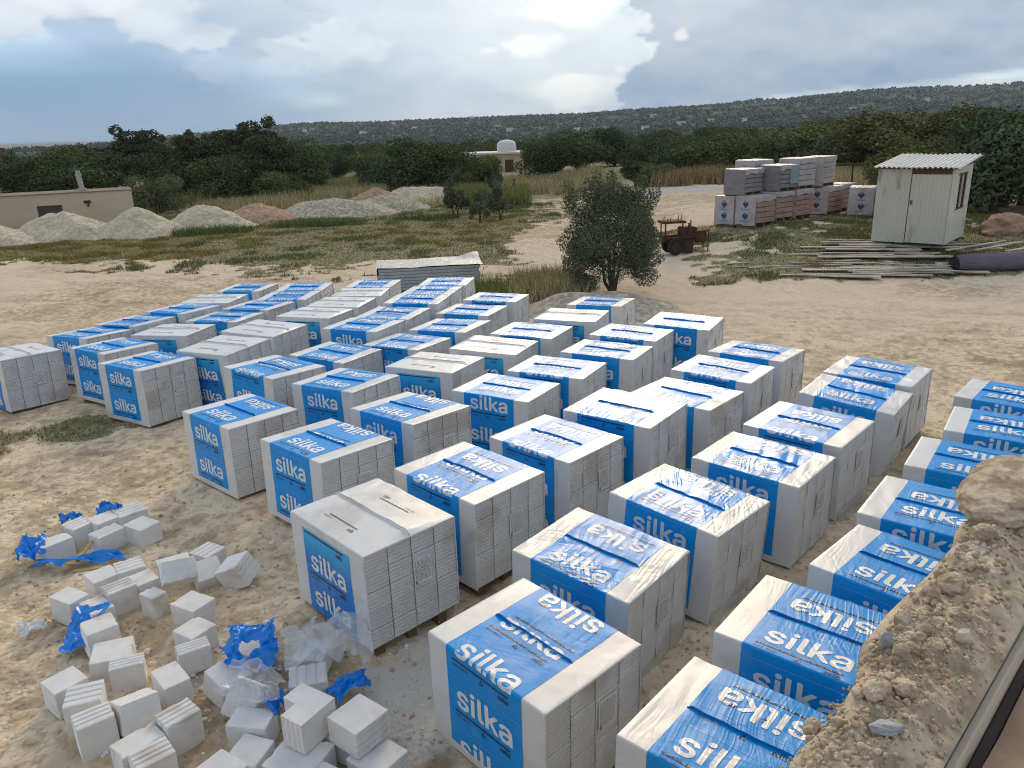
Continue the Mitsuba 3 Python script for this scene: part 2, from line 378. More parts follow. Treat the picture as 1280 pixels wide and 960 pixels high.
def soil_color(p, n, uv):
    x, y, z = p.x, p.y, p.z
    r = dr.sqrt(x * x + y * y)
    big = fbm(x * 0.16, y * 0.16, 2.0, 3); mid = fbm(x * 1.1 + 3, y * 1.1, 5.0, 4); fine = fbm(x * 9, y * 9, 1.0, 3)
    c = mix((0.45, 0.338, 0.215), (0.67, 0.54, 0.375), smoothstep(0.36, 0.62, 0.34 * mid + 0.22 * big + 0.44 * fine))
    grit = noise(x * 55, y * 55, 3.0); clot = fbm(x * 17, y * 17, 4.0, 3)
    c = mix(c, (0.16, 0.115, 0.075), smoothstep(0.60, 0.76, clot) * 0.34)
    c = mix(c, (0.66, 0.57, 0.45), smoothstep(0.80, 0.92, grit) * 0.6)
    c = mix(c, (0.25, 0.185, 0.12), smoothstep(0.60, 0.74, fbm(x * 3.1, y * 3.1, 7.0, 4)) * 0.5)
    c = mix(c, (0.64, 0.505, 0.37), smoothstep(14, 22, y) * smoothstep(0.35, 0.6, big) * 0.75)                        # paler trodden track
    damp = smoothstep(0.53, 0.68, fbm(x * 0.6 + 11, y * 0.6, 9.0, 4)) * smoothstep(22, 14, y)
    c = mix(c, (0.23, 0.168, 0.108), damp * 0.42)
    # spilt white block dust near the opened packs
    dx, dy = x + 0.75, y - 5.5
    dust = smoothstep(0.5, 0.62, 0.75 * smoothstep(1.35, 0.1, dr.sqrt(dx * dx + dy * dy * 0.8)) + 0.5 * (fbm(x * 2.3, y * 2.3, 3.0, 4) - 0.1) - 0.12)
    ex, ey = x + 2.7, y - 5.9
    dust2 = smoothstep(0.55, 0.66, 0.6 * smoothstep(1.1, 0.1, dr.sqrt(ex * ex + ey * ey * 1.4)) + 0.5 * fbm(x * 3, y * 3, 6.0, 4) - 0.08)
    c = mix(c, (0.52, 0.50, 0.46), dr.maximum(dust, dust2 * 0.75) * 0.85)
    # green under the grass
    gz = zone(x, y, noise, smoothstep)
    c = mix(c, mix((0.15, 0.15, 0.062), (0.26, 0.225, 0.12), fine), gz * 0.8)
    # dry meadow and scrub far off
    dry = mix((0.36, 0.295, 0.16), (0.20, 0.19, 0.095), smoothstep(0.4, 0.6, fbm(x * 0.05, y * 0.05, 3.0, 4)))
    c = mix(c, dry, smoothstep(52, 64, y) * smoothstep(0.1, 0.35, big + 0.2))
    far = mix((0.045, 0.056, 0.032), (0.085, 0.088, 0.052), smoothstep(0.50, 0.72, fbm(x * 0.012, y * 0.012, 1.0, 5)))
    c = mix(c, far, smoothstep(140, 420, r))
    # asphalt-pale lane behind the brick pallets
    lane = smoothstep(0.5, 0.3, dr.abs(y - 50.0 + 0.22 * (x - 12.0) + 1.0 * (mid - 0.5)) * 0.16) * smoothstep(6.0, 8.5, x)
    c = mix(c, (0.40, 0.37, 0.345), lane * 0.85)
    return c


def soil_bump(p, n, uv):
    x, y = p.x, p.y
    return -0.30 * rut(x, y, dr.exp, dr.cos) + 0.55 * fbm(x * 6, y * 6, 1.0, 4) + 0.35 * fbm(x * 26, y * 26, 2.0, 3) + 0.45 * smoothstep(0.5, 0.9, noise(x * 1.7, y * 1.7 + 4, 8.0))


matte('soil', proc(soil_color), 0.95, soil_bump, 0.075, 0.1, 4e-3)


def dirt_color(p, n, uv):
    x, y, z = p.x, p.y, p.z
    f = fbm(x * 14, y * 14, z * 14, 4)
    g = fbm(x * 3, y * 3, z * 3, 3)
    c = mix((0.32, 0.245, 0.162), (0.56, 0.455, 0.325), smoothstep(0.3, 0.7, 0.6 * f + 0.4 * g))
    return mix(c, (0.47, 0.45, 0.41), smoothstep(0.60, 0.72, fbm(x * 5 + 9, y * 5, z * 5, 3)) * 0.5)


matte('dirt', proc(dirt_color), 0.95, lambda p, n, uv: fbm(p.x * 45, p.y * 45, p.z * 45, 4), 0.012, 0.1, 1e-3)
matte('clod', proc(lambda p, n, uv: mix((0.34, 0.255, 0.168), (0.58, 0.475, 0.345), smoothstep(0.3, 0.7, fbm(p.x * 26, p.y * 26, p.z * 26, 4)))), 0.95, lambda p, n, uv: fbm(p.x * 90, p.y * 90, p.z * 90, 4), 0.012, 0.1, 1e-3)
matte('red_soil', proc(lambda p, n, uv: mix((0.22, 0.145, 0.095), (0.37, 0.26, 0.18), fbm(p.x * 9, p.y * 9, p.z * 9, 4))), 0.95, lambda p, n, uv: fbm(p.x * 20, p.y * 20, p.z * 20, 4), 0.02, 0.1)


def wrinkle(p, n, uv):
    """Creases of tight stretch film: three families of streaks, strong in some places, absent in others; p makes every pack differ."""
    k = p.x * 0.83 + p.y * 1.17 + p.z * 0.31
    w = 0.5 * noise(uv.x * 3.1, uv.y * 3.1, k * 0.7)
    where1 = smoothstep(0.34, 0.66, noise(uv.x * 1.9 + k * 0.9, uv.y * 1.9, k * 0.35 + 2))
    where2 = smoothstep(0.42, 0.68, noise(uv.x * 1.6 + 7, uv.y * 1.6 + k * 0.8, k * 0.3 + 9))
    s1 = 1 - dr.abs(2 * noise((uv.x + 0.22 * w + 0.12 * uv.y) * 52, (uv.y + 0.2 * uv.x) * 3.2, k * 0.5) - 1)
    s2 = 1 - dr.abs(2 * noise((uv.x * 0.83 + uv.y * 0.55 + 0.2 * w) * 44, (uv.y * 0.83 - uv.x * 0.55) * 2.8, k * 0.5 + 5) - 1)
    s3 = 1 - dr.abs(2 * noise((uv.x * 0.4 - uv.y * 0.9) * 24, (uv.y * 0.4 + uv.x * 0.9) * 3.0, k * 0.5 + 8) - 1)
    return s1 * s1 * where1 + 0.9 * s2 * s2 * where2 + 0.35 * s3 * s3 + 0.2 * noise(uv.x * 60, uv.y * 60, k)


def film(name, color, rough=0.2, scale=0.006, spec=0.5, coat=0.0):
    scene['mat_' + name] = {'type': 'twosided', 'b': {'type': 'bumpmap', 'height': proc(wrinkle, 1.5e-3), 'scale': scale,
                   'nested': {'type': 'principled', 'base_color': color, 'roughness': rough, 'specular': spec, 'clearcoat': coat, 'clearcoat_gloss': 0.9}}}


def white_film(p, n, uv):
    k = p.x * 0.9 + p.y * 0.7
    dirt = smoothstep(0.56, 0.78, fbm(p.x * 2.6, p.y * 2.6, p.z * 2.6, 4))
    grit = smoothstep(0.66, 0.8, fbm(p.x * 26, p.y * 26, p.z * 26, 3))
    c = mix((0.615, 0.62, 0.62), (0.43, 0.405, 0.365), 0.55 * dirt + 0.4 * grit * dirt)
    return c


def blue_film(p, n, uv):
    f = fbm(p.x * 3, p.y * 3, p.z * 3, 3)
    c = mix((0.002, 0.235, 0.65), (0.004, 0.30, 0.76), f)
    dust = smoothstep(0.58, 0.85, fbm(p.x * 7, p.y * 7, p.z * 7, 4))
    return mix(c, (0.30, 0.38, 0.50), dust * 0.16)


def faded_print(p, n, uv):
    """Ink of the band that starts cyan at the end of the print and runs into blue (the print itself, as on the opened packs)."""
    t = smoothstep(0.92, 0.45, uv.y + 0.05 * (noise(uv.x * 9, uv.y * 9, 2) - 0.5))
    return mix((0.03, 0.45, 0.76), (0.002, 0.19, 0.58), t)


film('film_white', proc(white_film), 0.32, 0.0012)
film('film_blue', proc(blue_film), 0.21, 0.0050, 0.32)
film('film_white_tight', proc(white_film), 0.24, 0.0040, 0.35)
film('film_ink_tight', {'type': 'rgb', 'value': [0.66, 0.67, 0.67]}, 0.22, 0.0050, 0.35)
film('film_blue_smooth', proc(blue_film), 0.34, 0.0016, 0.26)
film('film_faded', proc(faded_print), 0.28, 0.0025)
film('film_ink', {'type': 'rgb', 'value': [0.70, 0.71, 0.71]}, 0.28, 0.0028)
film('film_ink_dark', {'type': 'rgb', 'value': [0.018, 0.03, 0.07]}, 0.28, 0.0028)
film('film_line', {'type': 'rgb', 'value': [0.20, 0.42, 0.72]}, 0.28, 0.0028)


def block_color(p, n, uv):
    f = fbm(p.x * 8, p.y * 8, p.z * 8, 4)
    stain = smoothstep(0.58, 0.74, fbm(p.x * 2.2 + 5, p.y * 2.2, p.z * 2.2, 4))
    c = mix((0.50, 0.505, 0.505), (0.61, 0.61, 0.605), f)
    return mix(c, (0.36, 0.315, 0.26), stain * 0.55)


film('wrapped_block', proc(block_color), 0.45, 0.0005, 0.4)
matte('block', proc(lambda p, n, uv: mix(mix((0.58, 0.575, 0.565), (0.72, 0.715, 0.70), fbm(p.x * 11, p.y * 11, p.z * 11, 4)), (0.44, 0.36, 0.27), smoothstep(0.60, 0.76, fbm(p.x * 3.2, p.y * 3.2, p.z * 3.2, 4)) * 0.55)),
      0.9, lambda p, n, uv: fbm(p.x * 60, p.y * 60, p.z * 60, 3), 0.0025, 0.2, 1e-3)
matte('pallet_wood', proc(lambda p, n, uv: mix((0.10, 0.07, 0.045), (0.22, 0.16, 0.10), fbm(p.x * 5, p.y * 5, p.z * 30, 3))), 0.9)
matte('paper', proc(lambda p, n, uv: mix((0.62, 0.63, 0.62), (0.70, 0.70, 0.69), noise(p.x * 30, p.y * 30, p.z * 30))), 0.4, spec=0.4)
matte('print_grey', (0.13, 0.14, 0.15), 0.5)
matte('ink_black', (0.02, 0.021, 0.025), 0.5)
scene['mat_clear_film'] = {'type': 'blendbsdf', 'weight': 0.36, 'a': {'type': 'thindielectric', 'int_ior': 1.5}, 'b': {'type': 'twosided', 'n': {'type': 'principled', 'base_color': {'type': 'rgb', 'value': [0.72, 0.74, 0.76]}, 'roughness': 0.25, 'specular': 0.5}}}
matte('blue_scrap', proc(lambda p, n, uv: mix((0.004, 0.16, 0.58), (0.01, 0.25, 0.74), fbm(p.x * 9, p.y * 9, p.z * 9, 3))), 0.22, lambda p, n, uv: fbm(p.x * 40, p.y * 40, p.z * 40, 3), 0.006, 0.5, 1e-3)
matte('new_wood', (0.50, 0.34, 0.17), 0.7)


def wood_color(p, n, uv):
    g = fbm(p.x * 1.2, p.y * 14, p.z * 14, 3)
    return mix((0.25, 0.205, 0.165), (0.50, 0.435, 0.365), smoothstep(0.3, 0.7, g))


matte('grey_wood', proc(wood_color), 0.9)
matte('shed_paint', proc(lambda p, n, uv: mix(mix((0.44, 0.435, 0.36), (0.53, 0.52, 0.45), fbm(p.x * 1.5, p.y * 1.5, p.z * 0.7, 4)), (0.241, 0.172, 0.103), smoothstep(0.62, 0.80, fbm(p.x * 5, p.y * 5, p.z * 1.1, 4)) * 0.6)), 0.55, spec=0.4)
matte('shed_roof', proc(lambda p, n, uv: mix((0.50, 0.47, 0.42), (0.66, 0.64, 0.60), fbm(p.x * 2, p.y * 2, p.z * 2, 4))), 0.5, spec=0.5)
matte('rust', proc(lambda p, n, uv: mix((0.030, 0.017, 0.012), (0.10, 0.050, 0.030), fbm(p.x * 7, p.y * 7, p.z * 7, 4))), 0.85)
matte('dark_gap', (0.025, 0.022, 0.02), 0.9)
matte('rubber', (0.022, 0.022, 0.024), 0.8)
matte('window_glass', (0.03, 0.032, 0.038), 0.08, spec=0.6)
matte('frame_brown', (0.085, 0.045, 0.035), 0.7)
matte('sheet_grey', (0.145, 0.15, 0.165), 0.6)
matte('panel_white', proc(lambda p, n, uv: mix((0.25, 0.285, 0.30), (0.40, 0.43, 0.445), fbm(p.x * 3, p.y * 3, p.z * 9, 3))), 0.5, spec=0.4)
matte('tarp', proc(lambda p, n, uv: mix((0.065, 0.06, 0.075), (0.145, 0.135, 0.165), fbm(p.x * 4, p.y * 4, p.z * 4, 4))), 0.65, lambda p, n, uv: fbm(p.x * 6, p.y * 10, p.z * 10, 4), 0.05)
matte('brick_red', proc(lambda p, n, uv: mix((0.26, 0.15, 0.125), (0.42, 0.29, 0.25), fbm(p.x * 3, p.y * 3, p.z * 9, 3))), 0.6, spec=0.4)
matte('brick_grey', proc(lambda p, n, uv: mix((0.15, 0.145, 0.15), (0.28, 0.26, 0.27), fbm(p.x * 3, p.y * 3, p.z * 9, 3))), 0.6, spec=0.4)
matte('pallet_film', proc(lambda p, n, uv: mix((0.31, 0.275, 0.275), (0.53, 0.49, 0.485), fbm(p.x * 3, p.y * 3, p.z * 3, 4))), 0.3, lambda p, n, uv: fbm(p.x * 11, p.y * 11, p.z * 5, 3), 0.03, 0.5)
matte('film_green', (0.24, 0.33, 0.35), 0.3, spec=0.5)
matte('ink_navy', (0.045, 0.06, 0.15), 0.5)
matte('ink_sky', (0.10, 0.30, 0.62), 0.4)
matte('render_beige', proc(lambda p, n, uv: mix((0.47, 0.39, 0.285), (0.56, 0.47, 0.35), fbm(p.x * 0.7, p.y * 0.7, p.z * 1.6, 4))), 0.9)
matte('tile_brown', (0.20, 0.155, 0.12), 0.85)
matte('concrete', proc(lambda p, n, uv: mix((0.30, 0.285, 0.26), (0.48, 0.46, 0.43), fbm(p.x * 6, p.y * 6, p.z * 6, 4))), 0.9, lambda p, n, uv: fbm(p.x * 40, p.y * 40, p.z * 40, 3), 0.008, 0.2, 1e-3)
matte('board', proc(lambda p, n, uv: mix((0.42, 0.335, 0.235), (0.60, 0.50, 0.38), fbm(p.x * 4, p.y * 4, p.z * 30, 3))), 0.8)
matte('dark_beam', (0.060, 0.042, 0.040), 0.6)
matte('sand_pale', proc(lambda p, n, uv: mix((0.44, 0.375, 0.26), (0.60, 0.525, 0.385), smoothstep(0.3, 0.7, fbm(p.x * 9, p.y * 9, p.z * 9, 4)))), 0.95, lambda p, n, uv: fbm(p.x * 7, p.y * 7, p.z * 7, 4), 0.12, 0.1, 1e-2)
matte('sand_red', proc(lambda p, n, uv: mix((0.324, 0.198, 0.132), (0.48, 0.318, 0.228), smoothstep(0.3, 0.7, fbm(p.x * 9, p.y * 9, p.z * 9, 4)))), 0.95, lambda p, n, uv: fbm(p.x * 7, p.y * 7, p.z * 7, 4), 0.12, 0.1, 1e-2)
matte('gravel_grey', proc(lambda p, n, uv: mix((0.31, 0.265, 0.20), (0.53, 0.465, 0.36), smoothstep(0.3, 0.7, fbm(p.x * 8, p.y * 8, p.z * 8, 4)))), 0.95, lambda p, n, uv: fbm(p.x * 12, p.y * 12, p.z * 12, 4), 0.08, 0.1, 5e-3)
matte('rock_red', proc(lambda p, n, uv: mix((0.30, 0.17, 0.115), (0.46, 0.31, 0.23), fbm(p.x * 3, p.y * 3, p.z * 3, 4))), 0.9, lambda p, n, uv: fbm(p.x * 8, p.y * 8, p.z * 8, 4), 0.06)
matte('rock_grey', proc(lambda p, n, uv: mix((0.17, 0.18, 0.19), (0.40, 0.41, 0.41), fbm(p.x * 40, p.y * 40, p.z * 40, 4))), 0.6, spec=0.5)
matte('house_white', (0.62, 0.60, 0.56), 0.8)
matte('house_roof', (0.30, 0.20, 0.15), 0.8)
matte('bark', proc(lambda p, n, uv: mix((0.05, 0.04, 0.03), (0.13, 0.11, 0.085), fbm(p.x * 9, p.y * 9, p.z * 3, 3))), 0.9)
for nm in ('leaf', 'grass_blade'):
    scene['mat_' + nm] = {'type': 'twosided', 'b': {'type': 'principled', 'base_color': {'type': 'mesh_attribute', 'name': 'vertex_color'}, 'roughness': 0.8, 'specular': 0.05}}

# ------------------------------------------------------------------ the ground
def build_ground():
    az = np.radians(np.concatenate([np.linspace(-180, -62, 40)[:-1], np.linspace(-62, 62, 420), np.linspace(62, 180, 40)[1:]]))
    r = np.concatenate([[0.05, 0.6], np.geomspace(1.2, 130, 620), np.geomspace(133, 4250, 230)])
    R, A = np.meshgrid(r, az, indexing='ij')
    X, Y = R * np.sin(A), R * np.cos(A)
    Z = ground_z(X, np.where(Y < 0, 0, Y)) if False else ground_z(X, Y)
    near = ss(60, 25, R)
    ruts = meshkit.fbm(P3(X * 0.9, Y * 0.9, 0), 4, 8) - 0.5
    fine = meshkit.fbm(P3(X * 3.2, Y * 3.2, 2), 4, 9) - 0.5
    Z = Z - 0.05 * ss(60, 25, R) * np.minimum(rut(X, Y, np.exp, np.cos), 1.2) + near * (0.10 * ruts + 0.075 * fine) + 0.25 * ss(40, 70, R) * ruts * ss(400, 200, R)
    f = grid_faces(len(r), len(az))[:, ::-1]
    return np.stack([X, Y, Z], -1).reshape(-1, 3), f


gk = put('ground', mikit.ply(build_ground(), smooth=True), 'soil'); tag(gk, 'sandy bare ground of the storage yard and the land beyond', kind='structure')


def gz(x, y): return float(ground_z(np.array([x]), np.array([y]))[0])
# ------------------------------------------------------------------ block packs
PW, PD, PH = 1.223, 1.0, 0.981
RC = 0.013
ORD = ['first', 'second', 'third', 'fourth', 'fifth', 'sixth', 'seventh', 'eighth', 'ninth', 'tenth', 'eleventh']


def pack_surface(seed, amp, crest=0.0):
    """surf(u, t, off): the wrap's skin. u runs along the front edge, t from the front top edge: down the front (negative), over the top, down the back (beyond 1)."""
    def surf(u, t, off):
        u, t = np.broadcast_arrays(np.asarray(u, float), np.asarray(t, float))
        y = np.empty(u.shape); z = np.empty(u.shape); ny = np.zeros(u.shape); nz = np.zeros(u.shape)
        tt = np.where(t > PD / 2, PD - t, t)                                    # mirrored half
        a = np.clip((tt + RC) / (2 * RC), 0, 1) * (np.pi / 2)
        fy = np.where(tt <= -RC, -PD / 2, np.where(tt >= RC, -PD / 2 + tt, -PD / 2 + RC - RC * np.cos(a)))
        fz = np.where(tt <= -RC, PH + tt, np.where(tt >= RC, PH, PH - RC + RC * np.sin(a)))
        nny = np.where(tt <= -RC, -1.0, np.where(tt >= RC, 0.0, -np.cos(a))); nnz = np.where(tt <= -RC, 0.0, np.where(tt >= RC, 1.0, np.sin(a)))
        y = np.where(t > PD / 2, -fy, fy); ny = np.where(t > PD / 2, -nny, nny); z = fz; nz = nnz
        q = P3(u * 3.0, t * 3.0, seed * 3.7)
        w = (meshkit.fbm(q, 3, seed) - 0.5) * 0.016 * amp
        w = w + (meshkit.noise(P3((u + 0.3 * t) * 15, t * 3.5, seed), seed + 4) - 0.5) * 0.007 * amp * ss(0.3, 0.7, meshkit.noise(P3(u * 2, t * 2, seed), seed + 9))
        top = nz > 0.5
        w = w + np.where(top, crest * np.maximum(0, 1 - np.abs(t - 0.5) / 0.5), 0)
        h = off + w * ss(0.0, 0.08, PW / 2 - np.abs(u))
        over = np.maximum(np.abs(u) - PW / 2, 0)
        x = np.clip(u, -PW / 2, PW / 2) + np.sign(u) * np.where(over > 0, 0.002, 0)
        return np.stack([x, y + ny * h - ny * over, z + nz * h - nz * over], -1)
    return surf


def sheet(surf, us, ts, off):
    U, Tt = np.meshgrid(us, ts, indexing='ij')
    v = surf(U, Tt, off).reshape(-1, 3)
    return v, grid_faces(len(us), len(ts)), np.stack([U.ravel() + 0.6, Tt.ravel() + 0.9], 1)


def flat_text(txt, w, h, bold=True):
    """Lettering w wide and h tall as (points in the plane, triangles), small triangles, origin bottom left of the x-height box."""
    m = meshkit.text_mesh(txt, 1.0, 0.01, bold)
    f = m.faces[m.face_normals[:, 2] > 0.9]
    m = trimesh.Trimesh(m.vertices, f, process=True); m.remove_unreferenced_vertices()
    v = np.array(m.vertices); lo, hi = v.min(0), v.max(0)
    base = 0.0
    v[:, 0] = (v[:, 0] - lo[0]) / (hi[0] - lo[0]) * w; v[:, 1] = (v[:, 1] - base) / (hi[1] - base) * h; v[:, 2] = 0
    vv, ff = trimesh.remesh.subdivide_to_size(v, m.faces, max_edge=0.035 if h > 0.1 else 0.08, max_iter=12)
    return vv[:, :2], ff


TXT = {k: flat_text(k, w, h) for k, w, h in (('silka', 0.60, 0.20), ('xella', 0.105, 0.042), ('www.silka.ro', 0.15, 0.026))}
TXT['www.silka.ro'] = flat_text('www.silka.ro', 0.17, 0.026, False)


_v, _f = TXT['silka']
_c = trimesh.graph.connected_component_labels(trimesh.Trimesh(np.c_[_v, np.zeros(len(_v))], _f, process=False).edges, node_count=len(_v))
_l = sorted((np.ptp(_v[_c == c, 0]), c) for c in set(_c) if np.ptp(_v[_c == c, 1]) > 0.185)[0][1]
_x1 = _v[_c == _l, 0].max()
TXT['silka'] = (np.vstack([_v, [[_x1 - .002, 0], [_x1 + .022, 0], [_x1 + .018, .028], [_x1 - .002, .034]]]), np.vstack([_f, [[len(_v), len(_v) + 1, len(_v) + 2], [len(_v), len(_v) + 2, len(_v) + 3]]]))


def rect2(x0, y0, x1, y1, n=10):
    xs = np.linspace(x0, x1, n + 1); v = np.array([[x, y] for x in xs for y in (y0, y1)])
    f = np.array([[2 * i, 2 * i + 2, 2 * i + 3] for i in range(n)] + [[2 * i, 2 * i + 3, 2 * i + 1] for i in range(n)])
    return v, f


def tri_sign():
    """The small recycling triangle: a hollow triangle."""
    o = [(0, 0), (0.05, 0), (0.025, 0.043)]; i = [(0.012, 0.007), (0.038, 0.007), (0.025, 0.029)]
    v = np.array(o + i, float)
    return v, np.array([[0, 1, 4], [0, 4, 3], [1, 2, 5], [1, 5, 4], [2, 0, 3], [2, 3, 5]])


def band_print(surf, phases, lo, hi, rev, dark, light, lines, front_to=-0.90):
    """Prints one repeat per phase; rev: turned round (the film half that comes from the back)."""
    def put2(store, v, f, ox, oy, off):
        x = v[:, 0] + ox; y = v[:, 1]
        t = (oy - y) if rev else (oy + y); u = (-x) if rev else x
        keep = np.array([(lo < t[k].mean() < hi) for k in f])
        f = np.asarray(f)[keep]
        if len(f) == 0: return
        used = np.unique(f); idx = np.full(len(v), -1); idx[used] = np.arange(len(used))
        store.append((surf(u[used], t[used], off), idx[f], np.stack([u[used] + 0.6, t[used] + 0.9], 1)))
    for ph in phases:
        v, f = TXT['silka']; put2(light, v, f, -0.30, ph, 0.0060)
        v, f = rect2(-0.33, -0.062, 0.27, -0.046); put2(dark, v, f, 0.0, ph, 0.0062)
        v, f = TXT['xella']; put2(dark, v, f, 0.16, ph - 0.115, 0.0062)
        v, f = TXT['www.silka.ro']; put2(dark, v, f, -0.33, ph - 0.105, 0.0062)
        v, f = tri_sign(); put2(dark, v, f, -0.04, ph - 0.115, 0.0062)
        v, f = rect2(-0.395, 0.243, 0.39, 0.2465, 14); put2(lines, v, f, 0.0, ph, 0.0058)


def join(parts):
    v, f, uv, n = [], [], [], 0
    for a, b, c in parts:
        v.append(a); f.append(b + n); uv.append(c); n += len(a)
    return np.vstack(v), np.vstack(f), np.vstack(uv)


def shape_uv(parts): 
    v, f, uv = join(parts)
    return mikit.ply((v, f), smooth=True, uv=uv)


US = np.concatenate([[-PW / 2 - 0.03, -PW / 2 - 0.008], np.linspace(-PW / 2, PW / 2, 44), [PW / 2 + 0.006, PW / 2 + 0.014]])
TS = np.concatenate([np.linspace(-0.935, -RC, 26), np.linspace(-RC, RC, 6)[1:-1], np.linspace(RC, PD - RC, 44), np.linspace(PD - RC, PD + RC, 6)[1:], [1.2, 1.5, 1.88]])
UB = np.linspace(-0.40, 0.395, 34)


def fin(surf, seed, w0, w1, h):
    """The welded seam of the hood standing up along the middle of the top."""
    us = np.linspace(w0, w1, 60)
    rise = h * (0.55 + 0.8 * meshkit.noise(P3(us * 9, seed, 0.5), seed)) * ss(0, 0.03, us - w0) * ss(0, 0.03, w1 - us)
    sway = 0.02 * (meshkit.noise(P3(us * 4, seed, 3.5), seed) - 0.5)
    a = surf(us, 0.5 + sway, 0.004)
    top = surf(us, 0.5 + sway + 0.4 * rise - 0.012, 0.004) + np.array([0, 0, 1]) * rise[:, None]
    v = np.vstack([a, top]); n = len(us)
    f = np.array([[i, i + 1, n + i + 1, n + i] for i in range(n - 1)])
    back = v + np.array([0, 0.004, 0]); F = np.vstack([f, f[:, ::-1] + 2 * n, [[n + i, n + i + 1, 3 * n + i + 1, 3 * n + i] for i in range(n - 1)]])
    return np.vstack([v, back]), F


BLUE = [(-0.023, [0.97, 0.53], 0.8, .022), (0.11, [0.82], 1.5, .02), (0.13, [0.78], 0.55, .016), (-0.27, [0.93], 1.7, .018), (-0.02, [0.80], 1.0, .020), (-0.30, [0.98, 0.55], 0.9, .022), (-0.205, [0.74], 0.6, .016), (0.02, [0.88], 1.6, .02), (-0.285, [0.86], 0.9, .024)]
VAR = {}
for i, (ta, tb, amp, fh) in enumerate(BLUE):
    sf = pack_surface(i + 1, amp)
    dark, light, lines = [], [], []
    band_print(sf, [ta + k * 0.455 for k in (-2, -1, 0, 1)], -0.88, 0.493, False, dark, light, lines)
    band_print(sf, [b + k * 0.455 for b in tb for k in ((0, 1) if len(tb) == 1 else (0,))], 0.507, 1.4, True, dark, light, lines)
    VAR['blue', i] = dict(hood=shape_uv([sheet(sf, US, TS, 0.0)]), band=shape_uv([sheet(sf, UB, TS[2:-1], 0.0032)]), ink=shape_uv(light), dark=shape_uv(dark), line=shape_uv(lines), fin=mikit.ply(fin(sf, i, -0.405, 0.40, fh), smooth=40))
for i in range(3):
    sf = pack_surface(i + 21, 1.1, 0.022)
    dark, light, lines = [], [], []
    band_print(sf, [-0.47 + 0.02 * i, -0.85], -0.88, -0.10, False, dark, light, lines)
    dark2 = []
    for y0, r in ((0.22, False), (0.74, True)):
        for nm in ('bar', 'xella', 'www.silka.ro'):
            v, f = rect2(-0.33, 0, 0.24, 0.014) if nm == 'bar' else TXT[nm]
            ox = {'bar': 0, 'xella': 0.14, 'www.silka.ro': -0.38}[nm]; oy = {'bar': 0, 'xella': -0.062, 'www.silka.ro': -0.04}[nm]
            x, t = v[:, 0] + ox, v[:, 1] + oy
            x, t = (-x * 0.8, y0 - t) if r else (x * 0.8, y0 + t)
            dark2.append((sf(x, t, 0.0035), f, np.stack([x + 0.6, t + 0.9], 1)))
    v, f = rect2(-0.36, -0.115, 0.30, -0.098); dark.append((sf(v[:, 0], v[:, 1], 0.0062), f, v + [0.6, 0.9]))
    v, f = TXT['xella']; dark.append((sf(v[:, 0] + 0.17, v[:, 1] - 0.175, 0.0062), f, v + [0.6, 0.9]))
    tb = TS[(TS < -0.08)]
    VAR['white', i] = dict(hood=shape_uv([sheet(sf, US, TS, 0.0)]), band=shape_uv([sheet(sf, UB, np.concatenate([tb, [-0.08]]), 0.0032)]), ink=shape_uv(light), dark=shape_uv(dark), dark2=shape_uv(dark2), fin=mikit.ply(fin(sf, 30 + i, -0.60, 0.60, 0.020), smooth=40))


def rib_block(seed, w, h, d=0.13, ribs=5):
    """A block's ribbed end (facing +x), w along y, h along z, centred on y = z = 0, face at x = 0."""
    r = np.random.default_rng(seed)
    prof = [(-d, -h / 2), (-0.006, -h / 2)]
    for k in range(ribs):
        z0 = -h / 2 + h * k / ribs; z1 = z0 + h / ribs
        prof += [(0.0, z0 + 0.007), (0.0, z1 - 0.012), (-0.0065, z1 - 0.004)]
    prof[-1] = (-0.006, h / 2)
    prof += [(-d, h / 2)]
    prof = np.array(prof); n = len(prof)
    v = np.vstack([np.c_[prof[:, 0], np.full(n, -w / 2), prof[:, 1]], np.c_[prof[:, 0], np.full(n, w / 2), prof[:, 1]]])
    f = [[i, i + n, (i + 1) % n + n] for i in range(n)] + [[i, (i + 1) % n + n, (i + 1) % n] for i in range(n)]
    f += [[0, i, i + 1] for i in range(1, n - 1)] + [[n, n + i + 1, n + i] for i in range(1, n - 1)]
    return v, np.array(f)


COLW, ROWS = [0.243, 0.247, 0.25, 0.244], 5
Z0 = 0.052
RH = (PH - Z0 - 0.010) / ROWS
RIB = {(c, k): mikit.ply(rib_block(10 * c + k, COLW[c] - 0.0065, RH - 0.004)) for c in range(4) for k in range(3)}
FRONTB = [mikit.ply(MB().box((-0.10, 0, -RH / 2 + 0.002), (0.10, 0.12, RH / 2 - 0.002), 0.006).out()) for _ in range(1)]
core = MB(); core.box((-PW / 2 + 0.012, -PD / 2 + 0.014, 0.052), (PW / 2 - 0.03, PD / 2 - 0.014, PH - 0.008)); CORE = mikit.ply(core.out())
pal = MB()
for yy in (-0.42, -0.07, 0.28): pal.box((-PW / 2 + 0.03, yy, -0.12), (PW / 2 - 0.07, yy + 0.10, 0.028))
for k in range(6): pal.box((-PW / 2 + 0.02 + k * 0.205, -PD / 2 + 0.02, 0.0285), (-PW / 2 + 0.165 + k * 0.205, PD / 2 - 0.03, 0.0515))
PALLET = mikit.ply(pal.out())
lab = MB().box((0, -0.095, -0.125), (0.003, 0.095, 0.125)); LABEL = mikit.ply(lab.out())
lp = MB(); rr = np.random.default_rng(3)
for k in range(13):
    zz = 0.105 - k * 0.0165
    yy = -0.085
    while yy < 0.07:
        w = rr.uniform(0.012, 0.05)
        if k in (3, 8): w = 0.165
        lp.box((0.003, yy, zz - (0.001 if k in (3, 8) else 0.0035)), (0.0042, min(yy + w, 0.085), zz + 0.0035)); yy += w + 0.012
